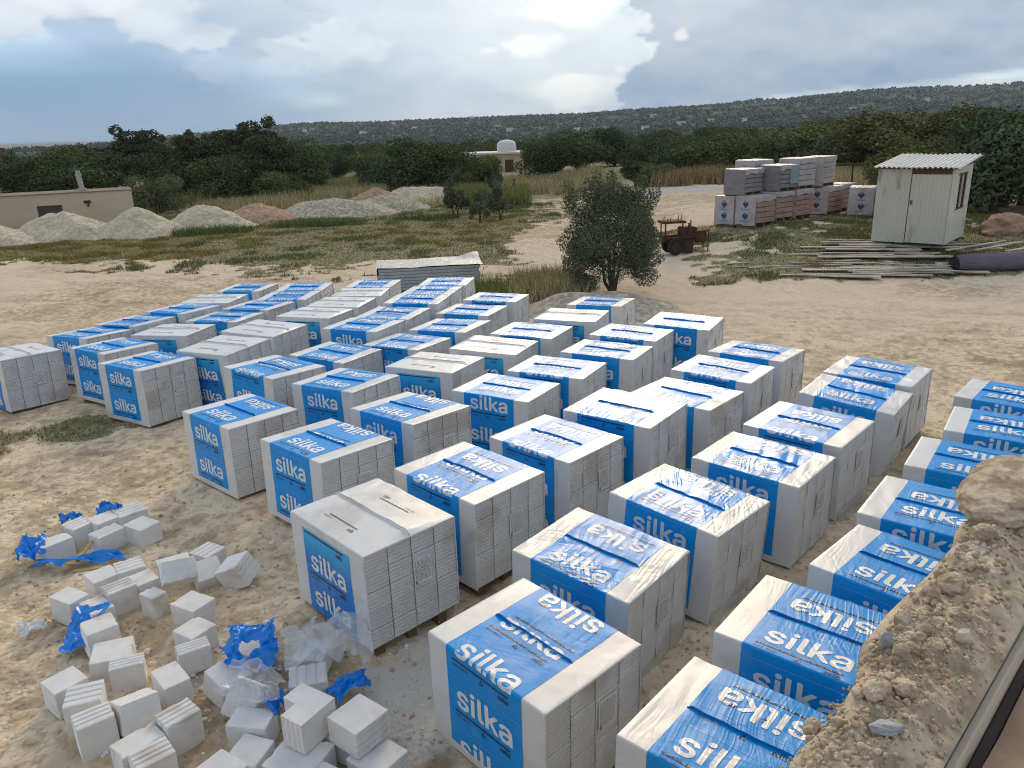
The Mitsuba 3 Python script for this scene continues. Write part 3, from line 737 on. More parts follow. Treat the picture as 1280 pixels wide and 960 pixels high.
lp.box((0.003, -0.085, -0.118), (0.0044, -0.062, -0.095))
LPRINT = mikit.ply(lp.out())


def mat_mul(A, B): return T((np.array(A.matrix, float) @ np.array(B.matrix, float)).tolist())


def print_part(name, *a):
    labels[put(name, *a)] = {'kind': 'stuff'}


for row, idx, x, y, yaw, z, tx, ty, style, var in PACKS:
    M = place(x, y, z, yaw, tx, ty)
    n_row = sum(p[0] == row for p in PACKS)
    pos = 'nearest' if idx == 0 else ('farthest' if idx == n_row - 1 else ORD[idx])
    look = {'blue': 'blue-banded block pallet', 'cyan': 'block pallet with cyan-printed front', 'white': 'grubby white-topped block pallet'}[style]
    where = 'leaning at the left edge of the photo' if row == 11 else '%s in the %s row from the dirt wall' % (pos, ORD[row - 1]) if row > 1 else '%s in the row along the dirt wall' % pos
    t = thing('block_pack', look + ', ' + where, 'block pallet', 'wrapped block pallets in the yard')
    V = VAR['blue', var] if style != 'white' else VAR['white', var]
    put('pallet', PALLET, 'pallet_wood', t, M)
    put('block_core', CORE, 'wrapped_block', t, M)
    yy = -PD / 2 + 0.002
    for c in range(4):
        for k in range(ROWS):
            B = T().translate([PW / 2 - 0.004 + 0.003 * math.sin(row * 7.1 + idx * 3.3 + c * 5 + k * 2.7), yy + COLW[c] / 2, Z0 + RH * (k + 0.5)])
            put('block', RIB[c, (c + k + idx) % 3], 'wrapped_block', t, mat_mul(M, B))
        yy += COLW[c] + 0.004
    tight = style == 'blue' and var in (1, 3, 7) and row != 1
    hk = put('wrap_hood', V['hood'], 'film_white_tight' if tight else 'film_white', t, M)
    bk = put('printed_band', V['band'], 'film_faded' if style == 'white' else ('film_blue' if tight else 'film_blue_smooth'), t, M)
    print_part('lettering', V['ink'], 'film_ink_tight' if tight else 'film_ink', bk, M)
    print_part('dark_print', V['dark'], 'film_ink_dark', bk, M)
    if 'line' in V: print_part('light_line', V['line'], 'film_line', bk, M)
    if 'dark2' in V: print_part('top_print', V['dark2'], 'print_grey', hk, M)
    put('welded_seam', V['fin'], 'film_blue' if style != 'white' else 'film_white', hk, M)
    L = place(PW / 2 + 0.005, 0.09 + 0.03 * math.sin(idx * 2.1 + row), 0.60 + 0.03 * math.sin(idx * 1.3 + row), 0, 0, 0)
    lk = put('label_sheet', LABEL, 'paper', t, mat_mul(M, L)); print_part('label_print', LPRINT, 'print_grey', lk, mat_mul(M, L))

# loose skirts of clear wrap trailing at the foot of some packs
rf = np.random.default_rng(12)
SKIRT = []
for j in range(4):
    u, w = np.meshgrid(np.linspace(0, 1, 40), np.linspace(0, 1, 9), indexing='ij')
    out = 0.012 + w ** 1.6 * (0.012 + 0.045 * meshkit.noise(P3(u * 6, j, 0), j)) + 0.03 * w * (meshkit.noise(P3(u * 16, w * 3, j), j + 3) - .5)
    zz = 0.16 - w * (0.13 + 0.03 * meshkit.noise(P3(u * 9, j, 2), j))
    SKIRT.append(mikit.ply((np.stack([PW / 2 + out, -PD / 2 + .03 + u * PD * (.55 + .1 * j), zz], -1).reshape(-1, 3), grid_faces(40, 9)), smooth=True))
packs = [k for k in labels if k.startswith('block_pack') and '__' not in k]
for j, k in enumerate(packs):
    if PACKS[j][0] in (1, 2, 4) and j % 3 != 1:
        put('loose_film', SKIRT[j % 4], 'clear_film', k, place(*PACKS[j][2:4], PACKS[j][5], PACKS[j][4], PACKS[j][6], PACKS[j][7]))

# ------------------------------------------------------------------ the opened blocks
def loose_block(seed, a, b, h, ribbed):
    """a along local x, b along y, h up; ribbed: 'top', 'side' or '' (four tongue-and-groove ribs)."""
    r = np.random.default_rng(seed)
    dims = {'top': (h, a, b), 'side': (a, h, b), '': (a, h, b)}[ribbed]     # profile u, profile v, length
    U, Vv, Ln = dims
    c = 0.006
    # profile: ribs on the +u face
    p = [(-U / 2 + c, -Vv / 2), (U / 2 - c, -Vv / 2)]
    if ribbed:
        nr = 4
        for k in range(nr):
            v0 = -Vv / 2 + Vv * k / nr; v1 = v0 + Vv / nr
            p += [(U / 2, v0 + 0.008), (U / 2, v1 - 0.014), (U / 2 - 0.012, v1 - 0.005)]
        p[-1] = (U / 2 - c, Vv / 2)
    else:
        p += [(U / 2, -Vv / 2 + c), (U / 2, Vv / 2 - c), (U / 2 - c, Vv / 2)]
    p += [(-U / 2 + c, Vv / 2), (-U / 2, Vv / 2 - c), (-U / 2, -Vv / 2 + c)]
    p = np.array(p)
    dense = []
    for i in range(len(p)):
        q0, q1 = p[i], p[(i + 1) % len(p)]
        m = max(1, int(np.linalg.norm(q1 - q0) / 0.03))
        dense += [q0 + (q1 - q0) * j / m for j in range(m)]
    p = np.array(dense); n = len(p)
    ls = np.concatenate([[0, 0.005], np.linspace(0.02, Ln - 0.02, 8), [Ln - 0.005, Ln]]) - Ln / 2
    rings = []
    for k, l in enumerate(ls):
        s = 1 - (0.007 / max(U, Vv) * 2 if k in (0, len(ls) - 1) else 0)
        rings.append(np.c_[p * s, np.full(n, l)])
    v = np.vstack(rings); m = len(ls)
    f = [[i * n + j, i * n + (j + 1) % n, (i + 1) * n + (j + 1) % n, (i + 1) * n + j] for i in range(m - 1) for j in range(n)]
    f = np.array(f); f = np.vstack([f[:, [0, 1, 2]], f[:, [0, 2, 3]]])
    tri_v, tri_f = trimesh.creation.triangulate_polygon(Polygon(rings[0][:, :2]), engine='earcut')
    k0 = np.argmin(((tri_v[:, None] - rings[0][None, :, :2]) ** 2).sum(-1), 1)
    f = np.vstack([f, k0[tri_f][:, ::-1], k0[tri_f] + (m - 1) * n])
    # chipped arrises and a rough skin
    e = (meshkit.fbm(v * 22 + seed, 3, seed) - 0.5)
    edge = (np.abs(np.abs(v[:, 0]) - U / 2) < 0.012).astype(int) + (np.abs(np.abs(v[:, 1]) - Vv / 2) < 0.012) + (np.abs(np.abs(v[:, 2]) - Ln / 2) < 0.008)
    chip = np.where((edge >= 2), np.maximum(0, meshkit.fbm(v * 14 + seed * 3.3, 3, seed + 5) - 0.66) * 0.14, 0)
    v = v * (1 + e[:, None] * 0.003) - v / np.linalg.norm(v, axis=1, keepdims=True) * chip[:, None]
    if ribbed == 'top': v = np.c_[v[:, 1], v[:, 2], v[:, 0]]
    else: v = np.c_[v[:, 0], v[:, 2], v[:, 1]]
    fl = trimesh.Trimesh(v, f, process=False)
    if fl.volume < 0: f = f[:, ::-1]
    return v, f


RIBTOP = {14, 2, 4, 7, 9, 12, 22, 24, 26, 27, 28, 30, 32, 36, 37, 5}
RIBSIDE = {16, 17, 40, 44}
EXTRA = [  # number, x, y, z of the base centre, yaw, a, b, h, tilt about x, tilt about y (degrees)
    (13, -3.20, 7.18, 0.00, -55, 0.25, 0.25, 0.20, 0, 24), (14, -3.40, 6.98, 0.16, -52, 0.20, 0.30, 0.22, -8, -38), (16, -2.86, 7.12, 0.03, -20, 0.28, 0.25, 0.25, 14, -24),
    (28, -3.02, 5.13, 0.03, -44, 0.25, 0.27, 0.25, -6, -22), (33, -2.42, 5.46, 0.00, -36, 0.25, 0.25, 0.25, 0, 18), (34, -2.18, 5.20, 0.02, -28, 0.30, 0.10, 0.30, -38, 0),
    (35, -2.33, 5.88, 0.00, -32, 0.25, 0.30, 0.20, 0, 0), (36, -1.78, 5.75, 0.00, -6, 0.25, 0.25, 0.20, 0, 0), (37, -1.74, 5.43, 0.00, 14, 0.28, 0.25, 0.22, 0, 0),
    (40, -1.20, 4.78, 0.20, -38, 0.30, 0.30, 0.22, 0, 0), (41, -2.15, 4.50, 0.0, -34, 0.28, 0.25, 0.20, 0, 0), (42, -1.62, 4.62, 0.0, -22, 0.36, 0.34, 0.20, 0, 0),
    (43, -1.38, 4.36, 0.0, -30, 0.30, 0.30, 0.20, 0, 0), (44, -1.05, 4.62, 0.0, -38, 0.30, 0.30, 0.20, 0, 0), (45, -1.30, 4.86, 0.0, -30, 0.30, 0.25, 0.20, 0, 0), (46, -2.0, 4.70, -0.03, -20, 0.25, 0.25, 0.20, 6, 0)]
WHERE = {1: 'smooth block at the left end of the small upper cluster beside blue scrap', 2: 'ribbed block second from the left in the small upper cluster', 3: 'smooth block at the back middle of the small upper cluster', 4: 'ribbed block at the back right of the small upper cluster',
         5: 'ribbed block in the front middle of the small upper cluster', 6: 'smooth block at the right end of the small upper cluster', 7: 'ribbed block at the top of the middle group, nearest the lying slat', 8: 'smooth block at the left of the middle group below the blue strip', 9: 'tall ribbed block in the centre of the middle group',
         10: 'smooth block between the tall ribbed one and the propped block', 11: 'narrow block behind the propped block', 12: 'ribbed block at the back right of the middle group', 13: 'tilted smooth block under the right side of the propped block', 14: 'block propped aslant on two others in the middle group',
         15: 'smooth block under the left corner of the propped block', 16: 'ribbed block tipped over at the right end of the middle group', 17: 'block with ribbed side in front of the propped block', 18: 'block with a brown side above the hanging blue scrap', 19: 'stained block right of the brown-sided one', 20: 'tall smooth block right of the hanging blue scrap',
         21: 'smooth block at the back left of the torn blue film', 22: 'thin ribbed block close to the left of the torn blue film', 23: 'block with a beige dusty top below the blue scrap', 24: 'thin ribbed block right of the beige dusty one', 25: 'smooth block farthest left in the lower heap', 26: 'ribbed block second from the left in the lower heap', 27: 'tall ribbed block nearest the lower left of the heap',
         28: 'ribbed block tilted up in the centre of the lower heap', 29: 'smooth block right above the tilted ribbed one', 30: 'tall ribbed block right below the tilted one', 31: 'smooth block at the bottom of the heap behind a ribbed one', 32: 'ribbed block at the bottom edge of the photo', 33: 'tilted block at the left under the clear film', 34: 'leaning slab under the crumpled clear film',
         35: 'block behind the torn blue film', 36: 'ribbed block between the torn blue film and the billowing clear film', 37: 'ribbed block right below the torn blue film', 38: 'flat smooth block below the crumpled clear film', 40: 'ribbed block on top at the right end of the near heap', 41: 'smooth block at the bottom edge left of the notched block', 42: 'broad block under the notched one',
         43: 'smooth block at the bottom edge right of the notched block', 44: 'ribbed block at the bottom under the topmost ribbed one', 45: 'block half hidden between the notched and the topmost ribbed block', 46: 'sunken block beside the notched block at the bottom'}


def tilted(x, y, z, yaw, rx, ry):
    return T().translate([x, y, z]).rotate([0, 0, 1], yaw).rotate([0, 1, 0], ry).rotate([1, 0, 0], rx)


def add_block(num, x, y, z, yaw, a, b, h, rx=0, ry=0):
    rib = 'top' if num in RIBTOP else 'side' if num in RIBSIDE else ''
    k = put('loose_block', mikit.ply(loose_block(num, a * 1.07, b * 1.07, h, rib)), 'block', None, tilted(x, y, z + h / 2, yaw, rx, ry))
    tag(k, 'loose white ' + WHERE[num], 'block', 'loose blocks of the opened heap')


for num, x, y, yaw, a, b, h in BLOCKS: add_block(num, x, y, gz(x, y) - 0.005, yaw, a, b, h)
for num, x, y, z, yaw, a, b, h, rx, ry in EXTRA: add_block(num, x, y, gz(x, y) + z, yaw, a, b, h, rx, ry)
# the broken, notched block on top of the heap
L = Polygon([(-0.17, -0.02), (-0.04, -0.02), (-0.04, -0.17), (0.17, -0.17), (0.17, 0.17), (-0.17, 0.17)])
m = trimesh.creation.extrude_polygon(L.buffer(-0.004).buffer(0.004), 0.26, engine='earcut').subdivide_to_size(0.05)
v = np.array(m.vertices); v[:, :2] *= (1 + 0.05 * (meshkit.fbm(v * 9, 3, 4) - 0.5))[:, None]
for g in range(4): v[:, 1] += np.where((v[:, 1] < -0.14) & (np.abs(v[:, 0] - (-0.01 + 0.05 * g)) < 0.006), 0.008, 0)
k = put('loose_block', mikit.ply((v, m.faces)), 'block', None, tilted(-1.62, 4.83, gz(-1.62, 4.83) + 0.20, -32, 0, 0))
tag(k, 'broken white building block with a notched corner on top of the near heap', 'block')


def crumple(seed, w, h, amp, n=46, curl=0.0, holes=None, round_=0.0, fr=5.0, ragf=6.0, raga=.16):
    u, t = np.meshgrid(np.linspace(-.5, .5, n), np.linspace(-.5, .5, n), indexing='ij')
    q = P3(u * fr, t * fr, seed)
    a = 1 - np.abs(2 * meshkit.noise(q, seed) - 1); b = 1 - np.abs(2 * meshkit.noise(q * 2.1 + 5, seed + 1) - 1); c = meshkit.noise(q * 0.6 + 3, seed + 2)
    z = amp * (0.5 * a + 0.35 * b + 0.8 * c) + curl * (u ** 2 * 4)
    x = w * u * (1 - 0.25 * c) + 0.12 * w * (meshkit.noise(q + 20, seed) - .5); y = h * t * (1 - 0.2 * a) + 0.12 * h * (meshkit.noise(q + 40, seed) - .5)
    f = grid_faces(n, n)
    cu, ct = u.ravel()[f].mean(1), t.ravel()[f].mean(1)
    rag = meshkit.fbm(np.stack([cu * ragf, ct * ragf, cu * 0 + seed], 1), 3, seed + 7)
    lim = 0.49 - raga * rag
    keep = (np.maximum(np.abs(cu), np.abs(ct)) < lim) if not round_ else (np.hypot(cu, ct) < lim)
    if holes:
        for hx, hy, hr in holes: keep &= np.hypot(cu - hx, ct - hy) > hr * (0.7 + 0.6 * rag)
    return np.stack([x, y, z], -1).reshape(-1, 3), f[keep]


def scrap(name, label, cat, mat, seed, x, y, dz, yaw, w, h, amp, rx=0, ry=0, **k):
    kk = put(name, mikit.ply(crumple(seed, w, h, amp, **k), smooth=35), mat, None, tilted(x, y, gz(x, y) + dz, yaw, rx, ry)); tag(kk, label, cat)


scrap('film_scrap', 'crumpled strip of blue film in front of the small upper cluster of blocks', 'plastic scrap', 'blue_scrap', 3, -4.80, 7.66, 0.0, 12, 1.15, 0.24, 0.10)
scrap('film_scrap', 'crumpled blue film scrap round the foot of the leftmost loose block', 'plastic scrap', 'blue_scrap', 4, -5.36, 7.80, 0.0, -60, 0.60, 0.40, 0.20)
scrap('film_scrap', 'small blue film scrap behind the small upper cluster of blocks', 'plastic scrap', 'blue_scrap', 5, -5.26, 8.44, 0.05, 20, 0.34, 0.2, 0.16)
scrap('film_scrap', 'blue film scrap sticking out behind the ribbed block of the small upper cluster', 'plastic scrap', 'blue_scrap', 15, -4.88, 8.62, 0.06, 20, 0.36, 0.2, 0.16)
scrap('film_scrap', 'blue film sheet hanging down from a loose block at the left of the heap', 'plastic scrap', 'blue_scrap', 6, -4.02, 6.30, 0.11, 96, 0.66, 0.36, 0.08, 0, -18, raga=.1)
scrap('film_scrap', 'torn blue film with a hole and lettering strips on the opened heap', 'plastic scrap', 'blue_scrap', 7, -2.28, 5.70, 0.22, 12, 0.58, 0.52, 0.14, 22, 0, holes=[(0.04, -0.02, 0.17)], n=64, ragf=9)
scrap('film_scrap', 'blue film corner lying under clear film beside the notched block', 'plastic scrap', 'blue_scrap', 8, -1.42, 5.40, 0.04, 50, 0.50, 0.24, 0.12, 10, 0)
scrap('film_scrap', 'dark blue film bit between the two topmost blocks', 'plastic scrap', 'blue_scrap', 18, -1.90, 5.12, 0.05, 60, 0.26, 0.2, 0.2, 0, 0)
scrap('clear_film', 'billowing clear plastic film beside the front white-topped pack', 'plastic film', 'clear_film', 9, -1.62, 5.70, 0.06, 20, 0.90, 0.70, 0.34, n=60, fr=2.6, raga=.06)
scrap('clear_film', 'crumpled clear plastic film over blocks below the torn blue film', 'plastic film', 'clear_film', 10, -2.12, 5.22, 0.16, -20, 0.58, 0.42, 0.18, 10, 0, n=60, fr=3.2, raga=.06)
scrap('paper_scrap', 'dirty white sheet lying at the foot of the brown-sided block', 'scrap', 'paper', 11, -4.62, 6.45, 0.0, 30, 0.30, 0.22, 0.10)
for x, y, yaw, ln, ti, lb in ((-4.78, 7.86, 78, 0.42, -22, 'thin broken slat of new wood standing aslant by the small upper cluster'), (-4.62, 7.55, 14, 0.34, 0, 'thin broken slat of new wood lying on the sand by the blue strip')):
    k = put('wood_slat', mikit.ply(MB().box((-ln / 2, -0.02, 0), (ln / 2, 0.02, 0.016), 0.002).out()), 'new_wood', None, tilted(x, y, gz(x, y) + 0.03 + (0.1 if ti else 0), yaw, 0, ti)); tag(k, lb, 'wood piece')
# ------------------------------------------------------------------ the dirt-topped wall at the right
WM = T([[0.70, 0.714, 0, 0.77], [0.714, -0.70, 0, 1.71], [0, 0, -1, 0], [0, 0, 0, 1]])
_A, _B = np.array([0.70, 0.714, 0]), np.array([0.714, -0.70, 0])
WO, WZ = np.array([0.77, 1.71, 0.0]), 2.80


def wpos(s, q, z): return WO + np.asarray(s)[..., None] * _A + np.asarray(q)[..., None] * _B + np.asarray(z)[..., None] * np.array([0, 0, 1.0])


def wbox(s0, s1, q0, q1, z0, z1, cham=0.0):
    m = MB().box((s0, q0, z0), (s1, q1, z1), cham); v, f = m.out()
    return wpos(v[:, 0], v[:, 1], v[:, 2]), f[:, ::-1]


k = put('retaining_wall', mikit.ply(wbox(-4, 9, 0.01, 0.27, -0.4, WZ)), 'concrete'); tag(k, 'concrete wall whose top is buried under brown dirt', 'wall')
board = put('board', mikit.ply(wbox(-4, 9, 0.272, 0.294, WZ - 0.22, WZ - 0.005, 0.003)), 'board', k); labels[board] = {'label': 'pale board along the inner edge of the wall top'}
put('beam', mikit.ply(wbox(-4, 9, 0.296, 0.330, WZ - 0.24, WZ - 0.10, 0.004)), 'dark_beam', k)
for s in (-1.2, 0.35, 1.9): put('beam_joint', mikit.ply(wbox(s, s + 0.05, 0.332, 0.345, WZ - 0.26, WZ - 0.08, 0.003)), 'dark_beam', k)


def mound(s, q):
    left = -0.015 - 0.055 * ss(0.15, 0.6, s) - 0.02 * (meshkit.noise(P3(s * 5, 0, 1), 2) - 0.5) * 2
    w = (q - left) / (0.275 - left)
    n = meshkit.fbm(P3(s * 3.2, q * 3.2, 0.3), 4, 12) - 0.5; nf = meshkit.fbm(P3(s * 17, q * 17, 0.7), 4, 13) - 0.5; nc = meshkit.fbm(P3(s * 48, q * 48, 0.7), 3, 17) - 0.5
    ridge = np.clip(1 - (np.abs(w - 0.36) / np.where(w < 0.36, 0.40, 0.70)) ** 2, 0, 1)
    h = 0.105 * ridge ** 0.75 * (0.35 + 0.65 * ss(-0.10, 0.35, s)) * (1 + 1.0 * n)
    return h + (0.075 * nf + 0.034 * nc) * ss(0, 0.2, w) * ss(1.0, 0.86, w) + 0.006


S_, Q_ = np.meshgrid(np.linspace(-1.2, 6.5, 1100), np.linspace(-0.10, 0.276, 72), indexing='ij')
Hm = mound(S_, Q_)
left_ = -0.015 - 0.055 * ss(0.15, 0.6, S_) - 0.02 * (meshkit.noise(P3(S_ * 5, 0, 1), 2) - 0.5) * 2
Qm = np.maximum(Q_, left_); drop = np.where(Q_ < left_, (left_ - Q_) * 3.5, 0)
Zm = WZ + np.maximum(Hm, 0.003) - drop
k = put('dirt_ridge', mikit.ply((wpos(S_, Qm, Zm).reshape(-1, 3), grid_faces(*S_.shape)[:, ::-1]), smooth=True), 'dirt'); tag(k, 'ridge of brown dirt heaped along the top of the wall', kind='structure')
dirt_key = k
# clods: the large ones singly, the crumbs as one part
rc = np.random.default_rng(31)
CL = [(1.88, 0.03, 0.20, (1.75, 0.95, 0.50), 'large smooth clod of dirt at the far end of the dirt ridge'), (1.42, 0.05, 0.04, (1, 1, .7), None), (1.02, 0.05, 0.055, (1.1, .9, .75), None), (0.60, 0.05, 0.032, (1, .9, .9), None), (0.55, 0.075, 0.024, (1, .9, .8), None),
      (0.50, 0.06, 0.028, (1.2, .9, .8), None), (0.84, 0.13, 0.030, (1, 1, .8), None), (0.74, 0.17, 0.026, (1.1, .9, .8), None), (0.36, 0.12, 0.034, (1.1, 1, .8), None), (0.28, 0.07, 0.036, (1.2, .9, .8), None), (0.70, 0.07, 0.028, (1, 1, .8), None), (0.90, 0.02, 0.030, (1, 1, .8), None)]
for j in range(70):
    CL.append((rc.uniform(0.05, 2.3), rc.beta(1.4, 2.6) * 0.27 - 0.05, 0.009 + min(0.02, rc.exponential(0.006)), (rc.uniform(.9, 1.3), rc.uniform(.8, 1), rc.uniform(.7, .95)), None))
for j, (s, q, rad, sq, lb) in enumerate(CL):
    v, f = lump(j + 100, 5 if rad > .1 else 4 if rad > 0.022 else 3, 0.34 if rad < .1 else 0.22, 1.3, sq, 0.22 if rad < .1 else 0.12)
    zz = WZ + float(mound(np.array([s]), np.array([max(q, -0.05)]))[0]) + rad * sq[2] * 0.45
    k = put('dirt_clod', mikit.ply(v * rad @ np.linalg.qr(rc.normal(size=(3, 3)))[0] if False else (v * rad, f), smooth=True), 'clod', None, T(np.block([[np.c_[_A, -_B, [0, 0, 1]], wpos(np.array(s), np.array(q), np.array(zz)).reshape(3, 1)], [np.zeros((1, 3)), np.ones((1, 1))]]).tolist()))
    tag(k, lb or 'rounded brown clod lying in the dirt ridge on the wall', 'clod', None if lb else 'clods on the dirt ridge')
mb = MB()
for j in range(5200):
    s = rc.uniform(-0.2, 2.8); q = rc.beta(1.5, 2.0) * 0.33 - 0.05; rad = min(0.0115, 0.0022 + rc.exponential(0.0022))
    v, f = lump(j % 40, 1, 0.25, 1.7, (1.1, .95, .85))
    if s < 0.9 or rad > 0.005:
        mb.add(wpos(s + v[:, 0] * rad, q + v[:, 1] * rad, WZ + float(mound(np.array([s]), np.array([max(q, -0.06)]))[0]) + rad * 0.35 + v[:, 2] * rad), f[:, ::-1])
k = put('crumbs', mikit.ply(mb.out(), smooth=True), 'clod'); labels[k] = {'label': 'small crumbs of dirt strewn over the dirt ridge', 'category': 'dirt crumbs', 'kind': 'stuff'}
for nm, s, q, rad, sq, sd, lb in (('stone', 0.535, 0.005, 0.026, (0.7, .7, 1.5), 41, 'dark grey lumpy stone standing at the edge of the dirt ridge'), ('stone', 0.17, 0.14, 0.032, (1.3, .8, .5), 44, 'flat grey glinting stone in the dirt near the bottom of the photo')):
    v, f = lump(sd, 3, 0.5, 1.8, sq)
    k = put(nm, mikit.ply((v * rad, f), smooth=30), 'rock_grey', None, T().translate(wpos(np.array(s), np.array(q), np.array(WZ + float(mound(np.array([s]), np.array([q]))[0]) + rad * .5)).tolist())); tag(k, lb, 'stone')
# backfill behind the wall, where the photographer stands
S2, Q2 = np.meshgrid(np.linspace(-5, 9, 240), np.concatenate([np.linspace(0.336, 2.2, 60), np.linspace(2.4, 6, 12)]), indexing='ij')
Z2 = 2.60 + 0.16 * (meshkit.fbm(P3(S2 * 2.5, Q2 * 2.5, 5), 5, 15) - 0.5) + 0.10 * ss(0.9, 0.42, Q2)
Z2 = np.where(Q2 > 5.5, -0.5, Z2)
k = put('earth_bank', mikit.ply((wpos(S2, Q2, Z2).reshape(-1, 3), grid_faces(*S2.shape)[:, ::-1]), smooth=True), 'red_soil'); tag(k, 'reddish earth filled in behind the wall', kind='structure')

# ------------------------------------------------------------------ heaps of sand and gravel
def heap(name, label, mat, x, y, rx, ry, h, yaw, seed, ridge=0.0, n=70):
    u, t = np.meshgrid(np.linspace(-1, 1, n), np.linspace(-1, 1, n), indexing='ij')
    ca, sa = math.cos(math.radians(yaw)), math.sin(math.radians(yaw))
    lx, ly = u * rx * 1.15, t * ry * 1.15
    du = np.maximum(np.abs(lx) - ridge, 0) / max(rx - ridge, .1)
    d = np.hypot(du, ly / ry)
    wob = meshkit.fbm(P3(lx * 0.9, ly * 0.9, seed), 4, seed) - 0.5
    d = d * (1 + 0.45 * wob)
    z = h * np.clip(1.06 - np.sqrt(d ** 2 + 0.03), -0.12, 1) * (1 + 0.25 * (meshkit.noise(P3(lx * .8, ly * .8, 3), seed) - .5))
    z += 0.11 * h * (meshkit.fbm(P3(lx * 3, ly * 3, seed), 4, seed + 2) - 0.5) * ss(1.1, 0.7, d)
    X, Y = x + ca * lx - sa * ly, y + sa * lx + ca * ly
    v = np.stack([X, Y, ground_z(X, Y) + np.maximum(z, -0.15) - 0.03], -1).reshape(-1, 3)
    k = put(name, mikit.ply((v, grid_faces(n, n)), smooth=True), mat); tag(k, label, 'heap')


heap('sand_heap', 'pale sand heap cut by the left edge of the photo', 'sand_pale', -25.6, 39.6, 2.6, 2.2, 1.09, 10, 1)
heap('sand_heap', 'broad pale sand heap in front of the window of the beige building', 'sand_pale', -22.9, 41.6, 3.1, 2.2, 1.53, 8, 2)
heap('sand_heap', 'pale sand heap before the right corner of the beige building', 'sand_pale', -19.3, 41.9, 2.5, 2.0, 1.53, 6, 3)
heap('sand_heap', 'pale sand heap left of the reddish heap', 'sand_pale', -16.8, 44.6, 2.6, 2.0, 1.48, 0, 4)
heap('gravel_heap', 'reddish earth heap right of the pale sand heaps', 'sand_red', -15.0, 48.0, 2.7, 2.2, 1.16, 0, 5)
heap('gravel_heap', 'long grey gravel heap right of the reddish heap', 'gravel_grey', -10.6, 49.6, 4.0, 2.2, 1.07, 4, 6, 1.6)
heap('gravel_heap', 'low grey gravel heap between the long grey heap and the far pale heap', 'gravel_grey', -7.8, 52.6, 3.0, 2.0, 1.00, 4, 7, 0.8)
heap('gravel_heap', 'small reddish heap behind the grey gravel', 'sand_red', -9.2, 57.0, 2.4, 1.8, 1.26, 0, 8)
heap('sand_heap', 'long tan heap farthest to the right of the heaps', 'sand_pale', -6.0, 57.6, 3.6, 2.0, 1.16, 0, 9, 1.5)
heap('gravel_mound', 'grey-brown gravel mound behind the last packs under the bush', 'gravel_grey', 2.3, 20.9, 2.1, 1.5, 0.62, 8, 10, 0.5)

# ------------------------------------------------------------------ shed, brick pallets, planks and scrap
def corr(w, h, pitch, amp):
    """A corrugated sheet in the xz plane, facing -y."""
    n = int(w / pitch) * 4 + 1
    xs = np.linspace(0, w, n); ys = -amp * np.clip(1.4 * np.sin(np.arange(n) * np.pi / 2 + 0.78), -1, 1)
    v = np.vstack([np.c_[xs, ys, np.zeros(n)], np.c_[xs, ys, np.full(n, h)], np.c_[xs, ys + 0.02, np.zeros(n)], np.c_[xs, ys + 0.02, np.full(n, h)]])
    f = [[i, i + 1, n + i + 1, n + i] for i in range(n - 1)] + [[2 * n + i + 1, 2 * n + i, 3 * n + i, 3 * n + i + 1] for i in range(n - 1)]
    return v, np.array(f)


def R4(M, v): M = np.array(M.matrix, float); return v @ M[:3, :3].T + M[:3, 3]


sx, sy, syaw = 12.66, 27.63, -40.0
SZ = 0.45
SH = place(sx, sy, SZ, syaw)
SWW, SDD, SHH = 2.30, 2.90, 2.46
t = thing('shed', 'small off-white metal shed with a corrugated roof and a side window', 'shed')
def spart(name, mat, mesh, parent=None, post=None):
    v, f = mesh; return put(name, mikit.ply((R4(SH, np.asarray(v)), f)), mat, parent or t)
v, f = corr(1.06, SHH, 0.12, 0.008); spart('wall_panel', 'shed_paint', (v + [0, 0, 0], f))
door_v, door_f = corr(1.19, SHH - 0.22, 0.12, 0.008); dk = spart('door', 'shed_paint', (door_v + [1.09, -0.015, 0.02], door_f))
spart('handle', 'ink_black', MB().box((1.13, -0.07, 1.28), (1.17, -0.03, 1.42), 0.006).out(), dk)
spart('lintel', 'frame_brown', MB().box((1.07, 0.0, SHH - 0.19), (SWW, 0.04, SHH - 0.02)).out())
spart('corner_strip', 'dark_gap', MB().box((SWW - 0.045, 0.005, 0), (SWW - 0.01, 0.05, SHH - 0.02)).out())
sv, sf_ = corr(SDD, SHH - 0.05, 0.12, 0.008); rot = np.array([[0, -1, 0], [1, 0, 0], [0, 0, 1.0]])
side = sv @ rot.T
w0, w1, z0, z1 = 0.85, 2.15, 1.05, 2.25
for nm, y0, y1, zz0, zz1 in (('side_wall', 0, w0, 0, SHH - .02), ('side_wall', w1, SDD, 0, SHH + .02), ('side_wall', w0, w1, 0, z0), ('side_wall', w0, w1, z1, SHH)):
    spart(nm, 'shed_paint', MB().box((SWW - 0.03, y0, zz0), (SWW + 0.012 , y1, zz1)).out())
wk = spart('window', 'window_glass', MB().box((SWW - 0.02, w0, z0), (SWW - 0.008, w1, z1)).out())
for y0, y1, zz0, zz1 in ((w0, w1, z0, z0 + .06), (w0, w1, z1 - .06, z1), (w0, w0 + .07, z0 + .06, z1 - .06), (w1 - .07, w1, z0 + .06, z1 - .06), ((w0 + w1) / 2 - .04, (w0 + w1) / 2 + .04, z0 + .06, z1 - .06)):
    spart('frame', 'frame_brown' if y1 - y0 > .5 else 'shed_paint', MB().box((SWW - 0.012, y0, zz0), (SWW + 0.03, y1, zz1), 0.004).out(), wk)
for j in range(5): spart('bar', 'frame_brown', MB().box((SWW - 0.005, w0 + .12 + j * .25, z0 + .05), (SWW + 0.018, w0 + .145 + j * .25, z1 - .05)).out(), wk)
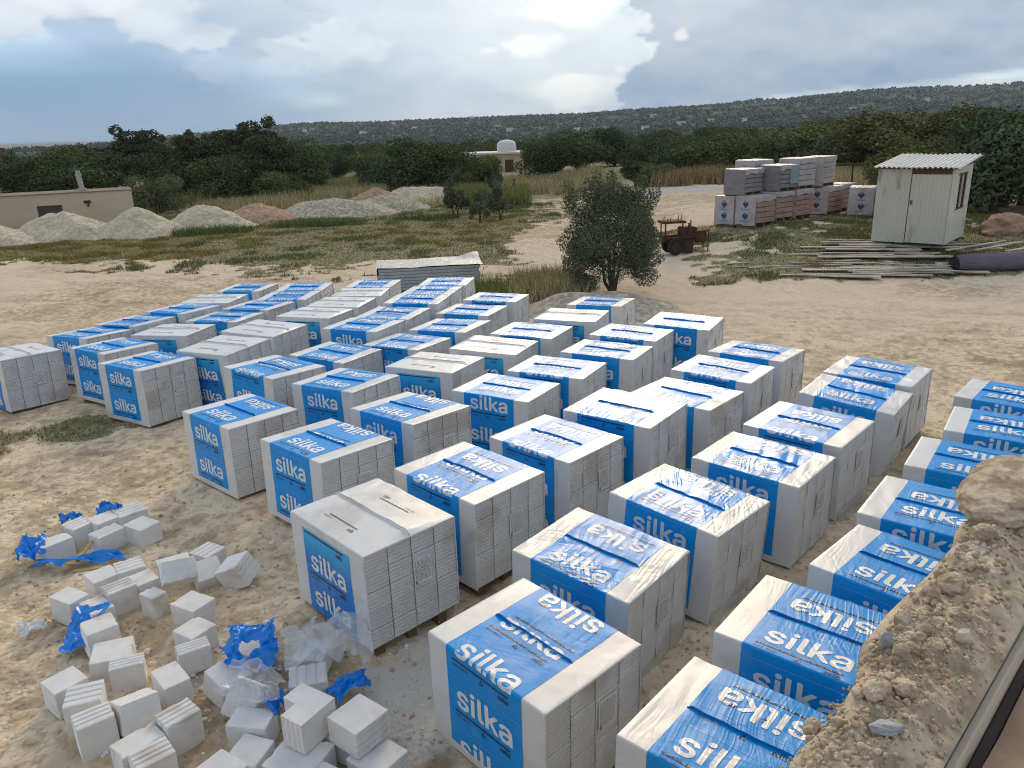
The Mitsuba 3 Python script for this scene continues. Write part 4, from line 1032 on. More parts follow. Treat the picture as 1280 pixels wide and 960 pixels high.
spart('back_wall', 'shed_paint', MB().box((0, SDD - 0.03, 0), (SWW - 0.03, SDD, SHH + 0.25)).out()); spart('left_wall', 'shed_paint', MB().box((0, 0.03, 0), (0.03, SDD - 0.03, SHH)).out())
rv, rf = corr(SWW + 0.36, SDD + 0.55, 0.15, 0.022)
rv = np.c_[rv[:, 0] - 0.12, rv[:, 2] - 0.16, SHH + 0.02 + rv[:, 2] * 0.085 + 0.06 * rv[:, 0] / SWW * 0 - rv[:, 1] + 0.012 * np.sin(rv[:, 0] * 4)]
spart('roof', 'shed_roof', (rv, rf))
spart('fascia', 'frame_brown', MB().box((-0.05, -0.1, SHH - 0.03), (SWW + 0.08, -0.03, SHH + 0.012)).out())


def logo():
    """Two dark petals over a small notch, as printed on the wrap."""
    a = shapely.affinity.rotate(sbox(-0.10, -0.10, 0.10, 0.10), 45)
    hole = shapely.affinity.rotate(sbox(-0.045, -0.045, 0.045, 0.045), 45)
    g = a.difference(shapely.affinity.translate(hole, 0, 0.075)).difference(sbox(-0.014, 0.0, 0.014, 0.2)).buffer(0.008)
    ms = [trimesh.creation.extrude_polygon(p, 0.004, engine='earcut') for p in getattr(g, 'geoms', [g])]
    m = trimesh.util.concatenate(ms); v = np.array(m.vertices)
    return np.c_[v[:, 0], -v[:, 2], v[:, 1]], np.array(m.faces)


import shapely.affinity
LOGO = logo()


def brick_pallet(x, y, z, yaw, label, kind='red', marks=True, w=0.95, d=1.2, h=1.12, seed=0):
    t = thing('brick_pallet', label, 'brick pallet', 'wrapped brick pallets by the shed')
    M = place(x, y, z, yaw)
    mat = {'red': 'brick_red', 'grey': 'brick_grey', 'pale': 'pallet_film'}[kind]
    r = np.random.default_rng(seed)
    pal = MB()
    for yy in (-d / 2 + 0.03, -0.05, d / 2 - 0.13): pal.box((-w / 2 + .02, yy, -0.1), (w / 2 - .02, yy + .1, .09))
    put('pallet', mikit.ply((R4(M, pal.out()[0]), pal.out()[1])), 'pallet_wood', t)
    n = 5
    for k in range(n):
        for c in range(2):
            b = MB().box((-w / 2 + r.uniform(-.012, .012), -d / 2 + c * d / 2 + .006, .10 + k * (h - .1) / n + .006), (w / 2 + r.uniform(-.012, .012), -d / 2 + (c + 1) * d / 2 - .004, .10 + (k + 1) * (h - .1) / n - .012), 0.02)
            put('brick_bundle', mikit.ply((R4(M, b.out()[0]), b.out()[1])), mat, t)
    # white film: a cap over the top that hangs down with a wavy lower hem, and both end faces
    us = np.linspace(-.5, .5, 30); pts = []
    seg = np.array([[-w / 2, -d / 2], [w / 2, -d / 2], [w / 2, d / 2], [-w / 2, d / 2], [-w / 2, -d / 2]])
    ring = np.vstack([seg[i] + (seg[i + 1] - seg[i]) * a for i in range(4) for a in [np.linspace(0, 1, 14)[:-1, None]]])
    m = len(ring); nrm = ring / np.linalg.norm(ring, axis=1, keepdims=True)
    V, F = [], []
    hem = h - 0.13 - 0.10 * meshkit.noise(P3(ring[:, 0] * 4, ring[:, 1] * 4, seed), seed)
    for lv, (zz, off) in enumerate(((hem, .022), (np.full(m, h - .03), .02), (np.full(m, h + .012), .004), (np.full(m, h + .02), -.06))):
        wv = 0.012 * (meshkit.noise(P3(ring[:, 0] * 9, ring[:, 1] * 9, lv + seed), seed + lv) - .5)
        V.append(np.c_[ring + nrm * (off + wv)[:, None], zz])
    V = np.vstack(V + [[[0, 0, h + .02]]])
    F = [[l * m + j, l * m + (j + 1) % m, (l + 1) * m + (j + 1) % m, (l + 1) * m + j] for l in range(3) for j in range(m)]
    F = np.array(F); F = np.vstack([F[:, [0, 1, 2]], F[:, [0, 2, 3]], [[3 * m + j, 3 * m + (j + 1) % m, 4 * m] for j in range(m)]])
    put('film_cap', mikit.ply((R4(M, V), F), smooth=50), 'pallet_film', t)
    # end sheet with marks on the -y face
    n2 = 16
    u2, z2 = np.meshgrid(np.linspace(-w / 2 - .01, w / 2 + .01, n2), np.linspace(.05, h - .02, n2), indexing='ij')
    yv = -d / 2 - .02 - .03 * meshkit.fbm(P3(u2 * 5, z2 * 5, seed), 3, seed + 3)
    zlow = z2 - .06 * ss(.2, .05, z2) * meshkit.noise(P3(u2 * 7, 0, seed), seed)
    ek = put('end_sheet', mikit.ply((R4(M, np.stack([u2, yv, zlow], -1).reshape(-1, 3)), grid_faces(n2, n2)), smooth=True), 'pallet_film' if kind != 'grey' else 'brick_grey', t)
    if marks:
        for j, zz in enumerate((h * .74, h * .34)):
            lv = np.array(LOGO[0]) * np.array([0.95, 1, 0.95]) + [0.02 * math.sin(seed + j), -d / 2 - .052, zz]
            put('printed_mark', mikit.ply((R4(M, lv), LOGO[1])), 'ink_navy', ek)
            b = MB().box((-.22, -d / 2 - .052, zz - .20), (.20, -d / 2 - .048, zz - .175)).box((-.18, -d / 2 - .052, zz - .235), (.12, -d / 2 - .048, zz - .218)).out()
            put('printed_line', mikit.ply((R4(M, b[0]), b[1])), 'ink_sky', ek)


# x, y, level, yaw
ZB = 0.50
yb = 32
BP = [(9.2, 32.5, 0, 'red', True, 'wrapped pallet of red bricks with printed marks, leftmost of the lower layer'), (9.82, 31.73, 0, 'red', True, 'wrapped pallet of red bricks with printed marks, foremost of the lower layer'), (10.85, 32.53, 0, 'red', False, 'wrapped pallet of red bricks, second along the front of the lower layer'),
      (11.9, 33.3, 0, 'red', False, 'wrapped pallet of red bricks in the lower layer under the tall white pallet'), (13.6, 34.4, 0, 'red', True, 'wrapped brick pallet with marks, lower layer, right of the tall stack'), (14.7, 35.7, 0, 'red', False, 'wrapped brick pallet hidden behind the two white ones by the shed'),
      (14.85, 33.6, 0, 'pale', True, 'white wrapped pallet with two blue marks standing left of the shed'), (15.6, 32.6, 0, 'pale', True, 'white wrapped pallet half hidden by the shed'),
      (9.45, 32.25, 1, 'grey', False, 'dark grey pallet on top at the left end of the brick stack'), (10.2, 33.5, 1, 'pale', True, 'white wrapped pallet on top behind the two grey ones'), (10.95, 32.6, 1, 'grey', False, 'grey pallet with a greenish sheet on top in front'),
      (12.0, 33.5, 1, 'pale', False, 'tall white wrapped pallet on top in the middle of the stack'), (13.3, 34.6, 1, 'pale', True, 'white wrapped pallet with marks on top at the right end of the stack')]
BYAW = [-54, -54, -52, -52, -50, -50, -28, -30, -50, -52, -52, -52, -44]
for j, (x, y, lvl, kind, marks, lb) in enumerate(BP):
    base = gz(x, y) + 0.06
    brick_pallet(x, y, base + (1.16 if lvl else 0), BYAW[j], lb, kind, marks, seed=j, h=1.12 if lvl == 0 else (1.18 if kind == 'pale' else 0.98))
M = place(10.95, 32.6, gz(10.95, 32.6) + 1.22, -52); gv, gf = MB().box((0.475, 0.05, 0.25), (0.52, 0.61, 0.96), 0.01).out()
put('green_sheet', mikit.ply((R4(M, gv), gf)), 'film_green', 'brick_pallet_010')

rp = np.random.default_rng(77)
PL = []
for j in range(34):
    u = rp.uniform(0, 1)
    y = 23.9 + 4.2 * u + rp.normal(0, .12); x = 11.2 + 0.55 * (y - 24) + rp.normal(0, .9); ln = rp.uniform(2.2, 4.4)
    PL.append((x, y, rp.normal(-14, 3.5), ln, rp.uniform(.10, .30), rp.uniform(0.0, 0.09)))
for x, y, yaw, ln in ((9.4, 26.0, -13, 4.2), (10.3, 25.2, -12, 5.0), (9.2, 25.5, -14, 3.6), (11.6, 24.3, -13, 4.0), (10.9, 24.9, -13, 4.4)): PL.append((x, y, yaw, ln, 0.10, 0.0))
for x, y, yaw, ln, w, dz in PL:
    v = MB().box((-ln / 2, -w / 2, 0), (ln / 2, w / 2, 0.03), 0.004).out()
    zl, zr = gz(x - ln * .5, y), gz(x + ln * .5, y)
    k = put('plank', mikit.ply(v), 'grey_wood', None, place(x, y, (zl + zr) / 2 + 0.03 + dz, yaw, (zr - zl) / ln, 0)); tag(k, 'weathered grey plank lying on the ground before the shed', 'plank', 'planks before the shed')
for j, (x, y, yaw, ln, dz, tx) in enumerate(((15.6, 26.3, 20, 2.6, .25, .05), (16.2, 26.0, 24, 2.4, .30, .04), (16.6, 26.6, 12, 2.6, .2, .03), (17.0, 25.7, 22, 2.2, .3, .03))):
    k = put('plank', mikit.ply(MB().box((-ln / 2, -.07, 0), (ln / 2, .07, .03), .004).out()), 'grey_wood', None, place(x, y, gz(x, y) + dz, yaw, tx, 0)); tag(k, 'pale plank lying across behind the dark roll', 'plank', 'planks behind the dark roll')
k = put('plank', mikit.ply(MB().box((-.9, -.05, 0), (.9, .05, .04), .004).out()), 'grey_wood', None, place(15.9, 28.3, gz(15.9, 28.3) + .08, 50, 0.03, 0)); tag(k, 'single pale plank leaning out from the right corner of the shed', 'plank')
# dark rolled sheet
ru, rt = np.meshgrid(np.linspace(-1.9, 1.9, 60), np.linspace(0, 2 * np.pi, 33), indexing='ij')
rad = 0.31 * (1 + 0.16 * (meshkit.fbm(P3(ru * 1.3, np.cos(rt), np.sin(rt)), 3, 5) - .5) + 0.06 * np.sin(rt * 2)) * (1 - 0.25 * np.abs(ru / 1.9) ** 6)
rz = np.sin(rt) * rad * 0.92
v = np.stack([ru, np.cos(rt) * rad * 1.15, rz + .27], -1).reshape(-1, 3); t = thing('tarp_roll', 'dark purple-grey rolled sheet lying at the right edge by the planks', 'roll')
RM = place(15.65, 24.35, gz(15.65, 24.35) - .02, 5); put('roll', mikit.ply((R4(RM, v), grid_faces(60, 33)), smooth=True), 'tarp', t)
ring = np.linspace(0, 2 * np.pi, 25)[:-1]; cv = np.vstack([np.c_[np.full(24, -1.89), np.cos(ring) * .26, np.sin(ring) * .24 + .27], [[-1.86, 0, .27]]]); put('end_face', mikit.ply((R4(RM, cv), np.array([[(i + 1) % 24, i, 24] for i in range(24)]))), 'rubber', t)
v = np.stack([ru[:, :16] , .36 + .35 * rt[:, :16] / np.pi, .05 + .04 * meshkit.noise(P3(ru[:, :16] * 3, rt[:, :16] * 2, 1), 3)], -1).reshape(-1, 3); put('loose_flap', mikit.ply((R4(RM, v), grid_faces(60, 16)), smooth=True), 'tarp', t)
for x, y, rad, sq, mat, sd, lb in ((18.1, 28.9, .62, (1.25, .9, .75), 'rock_red', 3, 'large reddish boulder at the right edge beside the big bush'), (17.35, 28.6, .2, (1, 1, .7), 'rock_red', 9, 'small reddish stone left of the boulder')):
    v, f = lump(sd, 4, .45, 1.3, sq); k = put('boulder', mikit.ply((v * rad + [0, 0, rad * .45], f), smooth=28), mat, None, T().translate([x, y, gz(x, y)])); tag(k, lb, 'boulder')

# rusty machine behind the bush
MM = place(6.35, 28.9, gz(6.35, 28.9), 8); t = thing('rusty_machine', 'rusty wheeled farm machine behind the olive bush', 'machine')
def mpart(nm, mat, mb, parent=None): v, f = mb.out(); return put(nm, mikit.ply((R4(MM, v * np.array([.82, .85, .86])), f)), mat, parent or t)
mpart('chassis', 'rust', MB().box((-1.0, -.25, .52), (.75, .25, .66), .01).box((-1.1, -.35, .66), (-.1, -.28, .74)).box((-1.1, .28, .66), (-.1, .35, .74)).tube([(-.9, 0, .6), (-1.7, 0, .45)], .05))
mpart('gearbox', 'rust', MB().box((-.15, -.3, .62), (.55, .28, 1.12), .05).box((.05, -.36, .78), (.32, -.3, 1.0), .03).tube([(.15, -.33, 1.05), (.15, -.33, 1.3)], .04).tube([(.4, .1, 1.1), (.4, .1, 1.36)], .03))
mpart('hopper', 'rust', MB().box((.5, -.35, .48), (.98, .3, .92), .03).box((.42, -.42, .9), (.7, .34, .97), .01))
mpart('platform', 'rust', MB().box((-1.05, -.4, 1.30), (.0, .35, 1.40), .01).tube([(-.9, -.3, .7), (-.9, -.3, 1.3)], .03).tube([(-.12, -.3, 1.0), (-.12, -.3, 1.3)], .03).tube([(-.9, .28, .7), (-.9, .28, 1.3)], .03))
for xx, hh in ((-1.0, .24), (-.82, .12), (-.7, .15), (-.35, .26), (-.22, .27)): mpart('rod', 'rust', MB().tube([(xx, -.32, 1.36), (xx + .01, -.32, 1.4 + hh)], .016, 5))
mpart('axle_cover', 'rust', MB().box((-.05, -.38, .06), (.38, -.1, .55), .02))
mpart('stand', 'rust', MB().tube([(1.08, -.3, -.02), (1.08, -.3, 1.02)], .022, 6).tube([(.55, -.3, .93), (1.1, -.3, .95)], .025, 6).tube([(1.08, .25, -.02), (1.08, .25, .9)], .022, 6))
tor = trimesh.creation.torus(0.28, 0.095, major_sections=28, minor_sections=12); tv = np.array(tor.vertices)[:, [0, 2, 1]]
for yy in (-.42, .40):
    mb_ = MB().add(tv * [1, 1.1, 1] + [-.45, yy, .36], tor.faces); wk = mpart('wheel', 'rubber', mb_)
    cyl = trimesh.creation.cylinder(.2, .1, sections=20); mpart('rim', 'rust', MB().add(np.array(cyl.vertices)[:, [0, 2, 1]] + [-.45, yy, .36], cyl.faces), wk)

# rusty barrier with a grey sheet behind the brick pallets
t = thing('barrier', 'rusty pipe barrier with a dark grey sheet behind the brick pallets', 'barrier')
bx0, by0 = 15.6, 36.6; bz = gz(bx0, by0)
for dx in (0.0, 1.55, 3.1): put('post', mikit.ply(MB().tube([(bx0 + dx, by0 - .1 * dx, bz - .2), (bx0 + dx, by0 - .1 * dx, bz + 1.9)], .035, 8).out()), 'rust', t)
put('rail', mikit.ply(MB().tube([(bx0 - 1.3, by0 + .1, bz + 1.92), (bx0 + 3.6, by0 - .36, bz + 1.96)], .045, 8).out()), 'rust', t)
put('sheet', mikit.ply(MB().box((bx0 + .7, by0 - .17, bz + .98), (bx0 + 3.0, by0 - .14, bz + 1.66), .004).out()), 'sheet_grey', t)

# stack of sheets behind the last packs
t = thing('panel_stack', 'stack of long white panels under a loose grey sheet behind the last packs', 'panel stack')
PM = place(-2.55, 24.95, gz(-2.55, 24.95), 8)
rr = np.random.default_rng(5)
for j in range(7):
    v, f = MB().box((-1.55 + rr.uniform(-.04, .04), -.75, .08 + j * .098), (1.55 + rr.uniform(-.03, .03), .75, .166 + j * .098), .006).out(); put('panel', mikit.ply((R4(PM, v), f)), 'panel_white', t)
v, f = MB().box((-1.6, -.72, .0), (-1.585, .72, .72)).box((-1.45, -.7, 0), (-1.3, .7, .079)).box((-.1, -.7, 0), (.1, .7, .079)).box((1.3, -.7, 0), (1.45, .7, .079)).out(); put('bearer', mikit.ply((R4(PM, v), f)), 'rust', t)
u, w = np.meshgrid(np.linspace(-1.62, 1.66, 40), np.linspace(-.8, .85, 24), indexing='ij')
v = np.stack([u, w, .785 + .03 * np.sin(u * 3) * .4 + .16 * ss(.9, 1.6, u) * ss(-.2, .8, w) + .02 * meshkit.noise(P3(u * 4, w * 4, 1), 2)], -1).reshape(-1, 3); put('top_sheet', mikit.ply((R4(PM, v), grid_faces(40, 24)), smooth=True), 'panel_white', t)

# ------------------------------------------------------------------ buildings
t = thing('building', 'low flat-roofed beige building behind the sand heaps at the left', 'building')
BM = place(-22.3, 48.3, gz(-22.3, 48.3) - 0.3, 28.5)     # right front corner; the front runs to -x
def bpart(nm, mat, mb, parent=None): v, f = mb.out(); return put(nm, mikit.ply((R4(BM, v), f)), mat, parent or t)
wl = MB()
for x0, x1, z0, z1 in ((-18, -5.0, 0, 2.2), (-3.75, 0, 0, 2.2), (-5.0, -3.75, 0, .78), (-5.0, -3.75, 1.58, 2.2)): wl.box((x0, 0, z0), (x1, .25, z1))
wl.box((-.25, .25, 0), (0, 2.8, 2.2)).box((-18, 2.55, 0), (-.25, 2.8, 2.2)).box((-18, .25, 0), (-17.75, 2.55, 2.2))
bpart('wall', 'render_beige', wl)
rk = bpart('roof', 'tile_brown', MB().box((-18.05, -.06, 2.203), (.06, 2.85, 2.25)))
wk = bpart('window', 'window_glass', MB().box((-4.98, .14, .80), (-3.77, .16, 1.56)))
bpart('frame', 'frame_brown', MB().box((-5.0, .05, 1.52), (-3.75, .13, 1.58)).box((-4.4, .08, .79), (-4.34, .135, 1.52)).box((-5.0, .02, .73), (-3.75, .24, .782)), wk)
bpart('chimney', 'concrete', MB().tube([(-2.55, .9, 2.2), (-2.55, .9, 2.4)], .26, 12).tube([(-2.55, .9, 2.4), (-2.62, .9, 3.1)], .15, 12).tube([(-2.62, .9, 3.1), (-2.62, .9, 3.18)], .175, 12).tube([(-2.62, .9, 3.18), (-2.62, .9, 3.4)], .13, 12), rk)
bpart('lamp', 'rust', MB().box((-2.6, -.14, 1.6), (-2.25, -.01, 1.75), .02).tube([(-2.4, -.1, 1.6), (-2.4, -.1, 1.4)], .04, 6))

t = thing('building', 'small flat-roofed tan building with a white tank between the dark trees', 'building'); BM = place(-.3, 96, gz(-.3, 96) - .5, 4)
bpart('wall', 'render_beige', MB().box((-4.2, 0, 0), (2.4, 6, 2.55)).box((-2.6, -2.4, 0), (-.4, 0, 1.4)))
rk = bpart('roof', 'house_white', MB().box((-4.5, -.4, 2.553), (2.6, 6.2, 2.75)))
bpart('window', 'window_glass', MB().box((-3.2, -.03, .9), (-2.2, -.005, 1.7))); bpart('door', 'frame_brown', MB().box((.2, -.03, 0), (1.2, -.005, 1.9)))
t = thing('water_tank', 'white domed water tank on the roof of the small tan building', 'tank')
an = np.linspace(0, np.pi / 2, 8); prof = np.vstack([[[1.15, 0]], [[1.15, .8]], np.c_[1.15 * np.cos(an[1:]), .8 + .55 * np.sin(an[1:])]])
tk = trimesh.creation.revolve(prof, sections=24); put('tank', mikit.ply((R4(BM, np.array(tk.vertices) + [.6, 2.4, 2.76]), tk.faces), smooth=35), 'house_white', t)
put('band', mikit.ply((R4(BM, np.array(trimesh.creation.cylinder(1.18, .12, sections=24).vertices) + [.6, 2.4, 3.2]), trimesh.creation.cylinder(1.18, .12, sections=24).faces)), 'house_white', t)
# ------------------------------------------------------------------ trees and bushes
def crown(seed, blobs, n, size, tone, flat=0.0, spread=1.0):
    """Leaf sprays through a set of ellipsoids (x, y, z, rx, ry, rz): many small folded faces, denser towards the outside. Returns mesh and per-vertex leaf colour."""
    r = np.random.default_rng(seed)
    vol = np.array([b[3] * b[4] * b[5] for b in blobs]) ** (2 / 3.0); pick = r.choice(len(blobs), n, p=vol / vol.sum())
    B = np.array(blobs, float)[pick]
    d = r.normal(size=(n, 3)); d /= np.linalg.norm(d, axis=1, keepdims=True)
    rad = r.uniform(0.25, 1, n) ** 0.45 * spread
    lumpy = 0.72 + 0.56 * meshkit.fbm(d * 2.2 + B[:, :3] * 1.7 + seed, 3, seed)
    c = B[:, :3] + d * B[:, 3:] * (rad * lumpy)[:, None]
    nrm = d * 0.7 + r.normal(size=(n, 3)) * 0.75; nrm[:, 2] += 0.25; nrm /= np.linalg.norm(nrm, axis=1, keepdims=True)
    a = np.cross(nrm, r.normal(size=(n, 3))); a /= np.linalg.norm(a, axis=1, keepdims=True) + 1e-9; b = np.cross(nrm, a)
    s = size * r.uniform(0.6, 1.35, n)[:, None]; w = s * r.uniform(0.34, 0.6, n)[:, None]
    fold = nrm * s * 0.18
    V = np.stack([c - a * s * .5, c + b * w * .5 + fold, c + a * s * .5, c - b * w * .5 + fold], 1).reshape(-1, 3)
    i = np.arange(n) * 4
    F = np.vstack([np.stack([i, i + 1, i + 2], 1), np.stack([i, i + 2, i + 3], 1)])
    t = (0.55 * r.uniform(0, 1, len(blobs))[pick] + 0.45 * r.uniform(0, 1, n))[:, None]; col = np.array(tone[0]) * (1 - t) + np.array(tone[1]) * t
    return (V, F), np.repeat(col, 4, 0)


def limbs(seed, h, rad, blobs, trunks=1, lean=0.1):
    r = np.random.default_rng(seed); mb = MB()
    for k in range(trunks):
        a = r.uniform(0, 6.28); base = np.array([math.cos(a), math.sin(a), 0]) * (0.12 * (trunks > 1)); top = np.array([r.normal(0, lean), r.normal(0, lean), 1.0]) * h * r.uniform(.5, .7)
        pts = [base + (top - base) * q + np.array([r.normal(0, .03), r.normal(0, .03), 0]) * h * (0 < q < 1) for q in (-.05, .3, .65, 1)]
        mb.tube(pts, [rad, rad * .8, rad * .6, rad * .4], 7)
    for b in blobs:
        p0 = np.array([0, 0, h * r.uniform(.2, .45)]) ; p1 = np.array(b[:3]); mid = (p0 + p1) / 2 + r.normal(0, .05 * h, 3)
        mb.tube([p0, mid, p1 + np.array([0, 0, b[5] * .4])], [rad * .45, rad * .3, rad * .1], 5)
    return mb.out()


DARK = ((0.049, 0.067, 0.031), (0.128, 0.161, 0.066)); PINE = ((0.055, 0.068, 0.038), (0.125, 0.140, 0.066)); OLIVE = ((0.060, 0.076, 0.044), (0.175, 0.195, 0.122)); MID = ((0.076, 0.102, 0.041), (0.182, 0.214, 0.084)); WARM = ((0.102, 0.112, 0.048), (0.220, 0.214, 0.091))


DARKS = (DARK, ((0.067, 0.094, 0.040), (0.168, 0.205, 0.080)), ((0.053, 0.078, 0.042), (0.139, 0.179, 0.091)))
MIDS = (MID, ((0.091, 0.114, 0.059), (0.227, 0.248, 0.134)), ((0.082, 0.106, 0.036), (0.205, 0.228, 0.079)))


def proto(seed, kind, i):
    r = np.random.default_rng(seed)
    if kind == 'round':      # broad evergreen, foliage to the ground; unit height 1, half width about .5
        bl = [(r.uniform(-.3, .3), r.uniform(-.3, .3), r.uniform(.25, .75), r.uniform(.16, .28), r.uniform(.16, .28), r.uniform(.14, .24)) for _ in range(13)] + [(0, 0, .42, .34, .34, .36)]
        n, s, tone, tr = 8500, .046, DARKS[i], 1
    elif kind == 'pine':     # uneven layered crown on a bare trunk
        bl = [(r.normal(0, .16), r.normal(0, .16), z + r.uniform(-.05, .05), w * r.uniform(.7, 1.2), w * r.uniform(.7, 1.2), .085) for z, w in ((.32, .22), (.42, .26), (.5, .28), (.58, .27), (.66, .25), (.74, .22), (.82, .19), (.9, .13), (.96, .07), (.62, .2), (.48, .22), (.7, .2))]
        n, s, tone, tr = 7500, .044, PINE, 1
    elif kind == 'shrub':
        bl = [(r.uniform(-.38, .38), r.uniform(-.38, .38), r.uniform(.2, .66), r.uniform(.17, .27), r.uniform(.17, .27), r.uniform(.16, .26)) for _ in range(11)]
        n, s, tone, tr = 7500, .048, MIDS[i], 3
    else:                    # open warm-green tree
        bl = [(r.uniform(-.32, .32), r.uniform(-.32, .32), r.uniform(.35, .82), r.uniform(.13, .22), r.uniform(.13, .22), r.uniform(.10, .18)) for _ in range(14)]
        n, s, tone, tr = 6500, .046, WARM, 2
    m, c = crown(seed, bl, n, s, tone)
    return mikit.ply(m, color=c), mikit.ply(limbs(seed, .75, .035, bl[:7], tr), smooth=50)


PROTO = {(k, i): proto(i * 17 + 11 * len(k), k, i) for k in ('round', 'pine', 'shrub', 'open') for i in range(3)}


def tree(name, kind, x, y, h, w, label, group=None, seed=0, sink=0.15):
    cr, tr = PROTO[kind, seed % 3]
    t = thing(name, label, 'tree' if name.endswith('tree') else 'bush', group)
    M = T().translate([x, y, gz(x, y) - sink]).rotate([0, 0, 1], (seed * 73.0) % 360).scale([w, w, h])
    put('crown', cr, 'leaf', t, M); put('trunk', tr, 'bark', t, M)


# single trees of the middle distance: kind, x, y, height, width, label
TREES = [
    ('round', -42.0, 72.0, 4.59, 8.0, 'dark evergreen at the left edge above the beige building'), ('round', -36.5, 71.0, 4.32, 7.5, 'dark evergreen above the middle of the beige roof'), ('pine', -33.0, 75.0, 6.08, 8.2, 'tall dark pine rising above the tree line left of the chimney'),
    ('round', -29.2, 72.0, 4.59, 7.0, 'dark evergreen right of the tall pine behind the beige building'), ('shrub', -23.6, 54.5, 3.18, 3.6, 'dark bush at the right corner of the beige building'), ('pine', -25.4, 66.0, 5.47, 7.4, 'dark pine between the beige building and the big group'),
    ('round', -20.6, 60.5, 4.59, 6.4, 'broad dark green evergreen nearest in the big group behind the red heap'), ('pine', -18.6, 63.5, 6.08, 6.6, 'tall dark pine in the middle of the big group with an uneven top'), ('pine', -22.4, 67.0, 5.82, 7.0, 'dark pine at the left of the big group'), ('shrub', -17.0, 61.0, 3.18, 4.4, 'greyish bush at the right foot of the big group'), ('round', -16.4, 66.0, 4.41, 5.4, 'round evergreen at the right of the big group'),
    ('round', -10.6, 66.5, 3.27, 4.8, 'dark round bush left of the big bright green tree'), ('round', -7.2, 66.5, 5.29, 6.4, 'large green tree with a pointed crown in the middle of the photo'), ('round', -4.2, 67.5, 4.41, 6.0, 'dark tree close to the right of the large green tree'), ('shrub', -2.0, 68.0, 3.53, 4.0, 'dark bush left of the white tank'),
    ('round', 3.7, 79.0, 4.76, 6.0, 'very dark tree right of the white tank'), ('round', 7.4, 82.0, 4.76, 6.6, 'dark tree second to the right of the white tank'), ('round', 11.2, 84.0, 4.41, 6.0, 'dark tree third to the right of the white tank'),
    ('pine', 9.0, 56.4, 2.99, 3.4, 'small dark bushy tree standing out before the meadow above the olive bush'), ('shrub', 9.8, 56.0, 1.94, 2.8, 'dark bush at the foot of the small dark tree above the olive bush'),
    ('round', 20.2, 33.2, 4.74, 5.8, 'big dark bush behind the shed at the right edge'), ('shrub', 22.4, 35.5, 4.84, 5.2, 'bush with greyish green top at the right edge above the boulder'), ('round', 23.8, 33.5, 4.03, 5.0, 'dark bush just outside the right edge'), ('shrub', 18.6, 36.5, 3.43, 4.0, 'low dark bush behind the shed roof')]
for j, (kd, x, y, h, w, lb) in enumerate(TREES): tree('bush' if kd == 'shrub' or 'bush' in lb else 'tree', kd, x, y, h, w, lb, None, j)
rt = np.random.default_rng(55)
for j in range(84):         # the wood behind the lane, right half
    a = rt.uniform(5.5, 37); d = rt.choice([66, 74, 82, 92, 104, 120, 140]) * rt.uniform(.94, 1.06) + 3 * (a < 12)
    if a < 9 and d < 80: d += 20
    if a > 24: d *= rt.uniform(.85, 1)
    x, y = d * math.sin(math.radians(a)), d * math.cos(math.radians(a))
    h = rt.uniform(2.9, 3.9) + max(0.0, a - 12) * .075; kd = ['round', 'shrub', 'open', 'round', 'shrub'][j % 5]
    tree('tree', kd, x, y, h, h * rt.uniform(1.1, 1.8), 'dark green tree in the dense wood behind the brick pallets and the shed', 'trees of the wood on the right', j)
for j in range(46):         # the wood behind the building, left
    a = rt.uniform(-38, -13.5); d = rt.choice([84, 96, 110, 128]) * rt.uniform(.94, 1.06)
    x, y = d * math.sin(math.radians(a)), d * math.cos(math.radians(a)); h = rt.uniform(4.0, 5.2)
    tree('tree', ['round', 'open', 'pine', 'round'][j % 4], x, y, h, h * rt.uniform(1.1, 1.5), 'dark tree in the wood behind the beige building', 'trees of the wood on the left', j)
for j in range(60):         # scattered in the valley, middle
    a = rt.uniform(-15, 4); d = rt.uniform(95, 200); x, y = d * math.sin(math.radians(a)), d * math.cos(math.radians(a)); h = rt.uniform(2.2, 4.0)
    tree('bush', ['shrub', 'round'][j % 2], x, y, h, h * rt.uniform(1.1, 1.6), 'dark scattered bush in the open valley in the middle', 'bushes in the open valley', j)

# the olive bush in the yard and the two young trees before the heaps
def olive(x, y, h, w, label, n, size, seed, trunks, tone=OLIVE, low=0.16, tall=1.0, core=1):
    r = np.random.default_rng(seed)
    bl = []
    for _ in range(16 if core else 9):
        q = r.normal(size=3); q /= np.linalg.norm(q); bl.append((q[0] * .27 * w, q[1] * .25 * w, (.52 + q[2] * .26) * h, r.uniform(.10, .19) * w, r.uniform(.10, .19) * w, r.uniform(.08, .15) * h))
    bl += [(0, 0, .48 * h, .33 * w, .32 * w, .34 * h)] * (2 * core)
    bl += [(r.normal(0, .2) * w, r.normal(0, .15) * w, r.uniform(.74, .90) * h, .05 * w, .05 * w, .10 * h * tall) for _ in range(11)]
    bl += [(r.choice([-1, 1]) * r.uniform(.18, .34) * w, r.normal(0, .15) * w, r.uniform(min(low, .3), .36) * h, .11 * w, .11 * w, .08 * h) for _ in range(10)]
    m, c = crown(seed, bl, n, size, tone)
    t = thing('olive_bush', label, 'bush'); M = T().translate([x, y, gz(x, y) - .05])
    put('foliage', mikit.ply(m, color=c), 'leaf', t, M)
    put('trunk', mikit.ply(limbs(seed, h * .8, .03 * h ** .5, bl[:12], trunks, .16), smooth=50), 'bark', t, M)


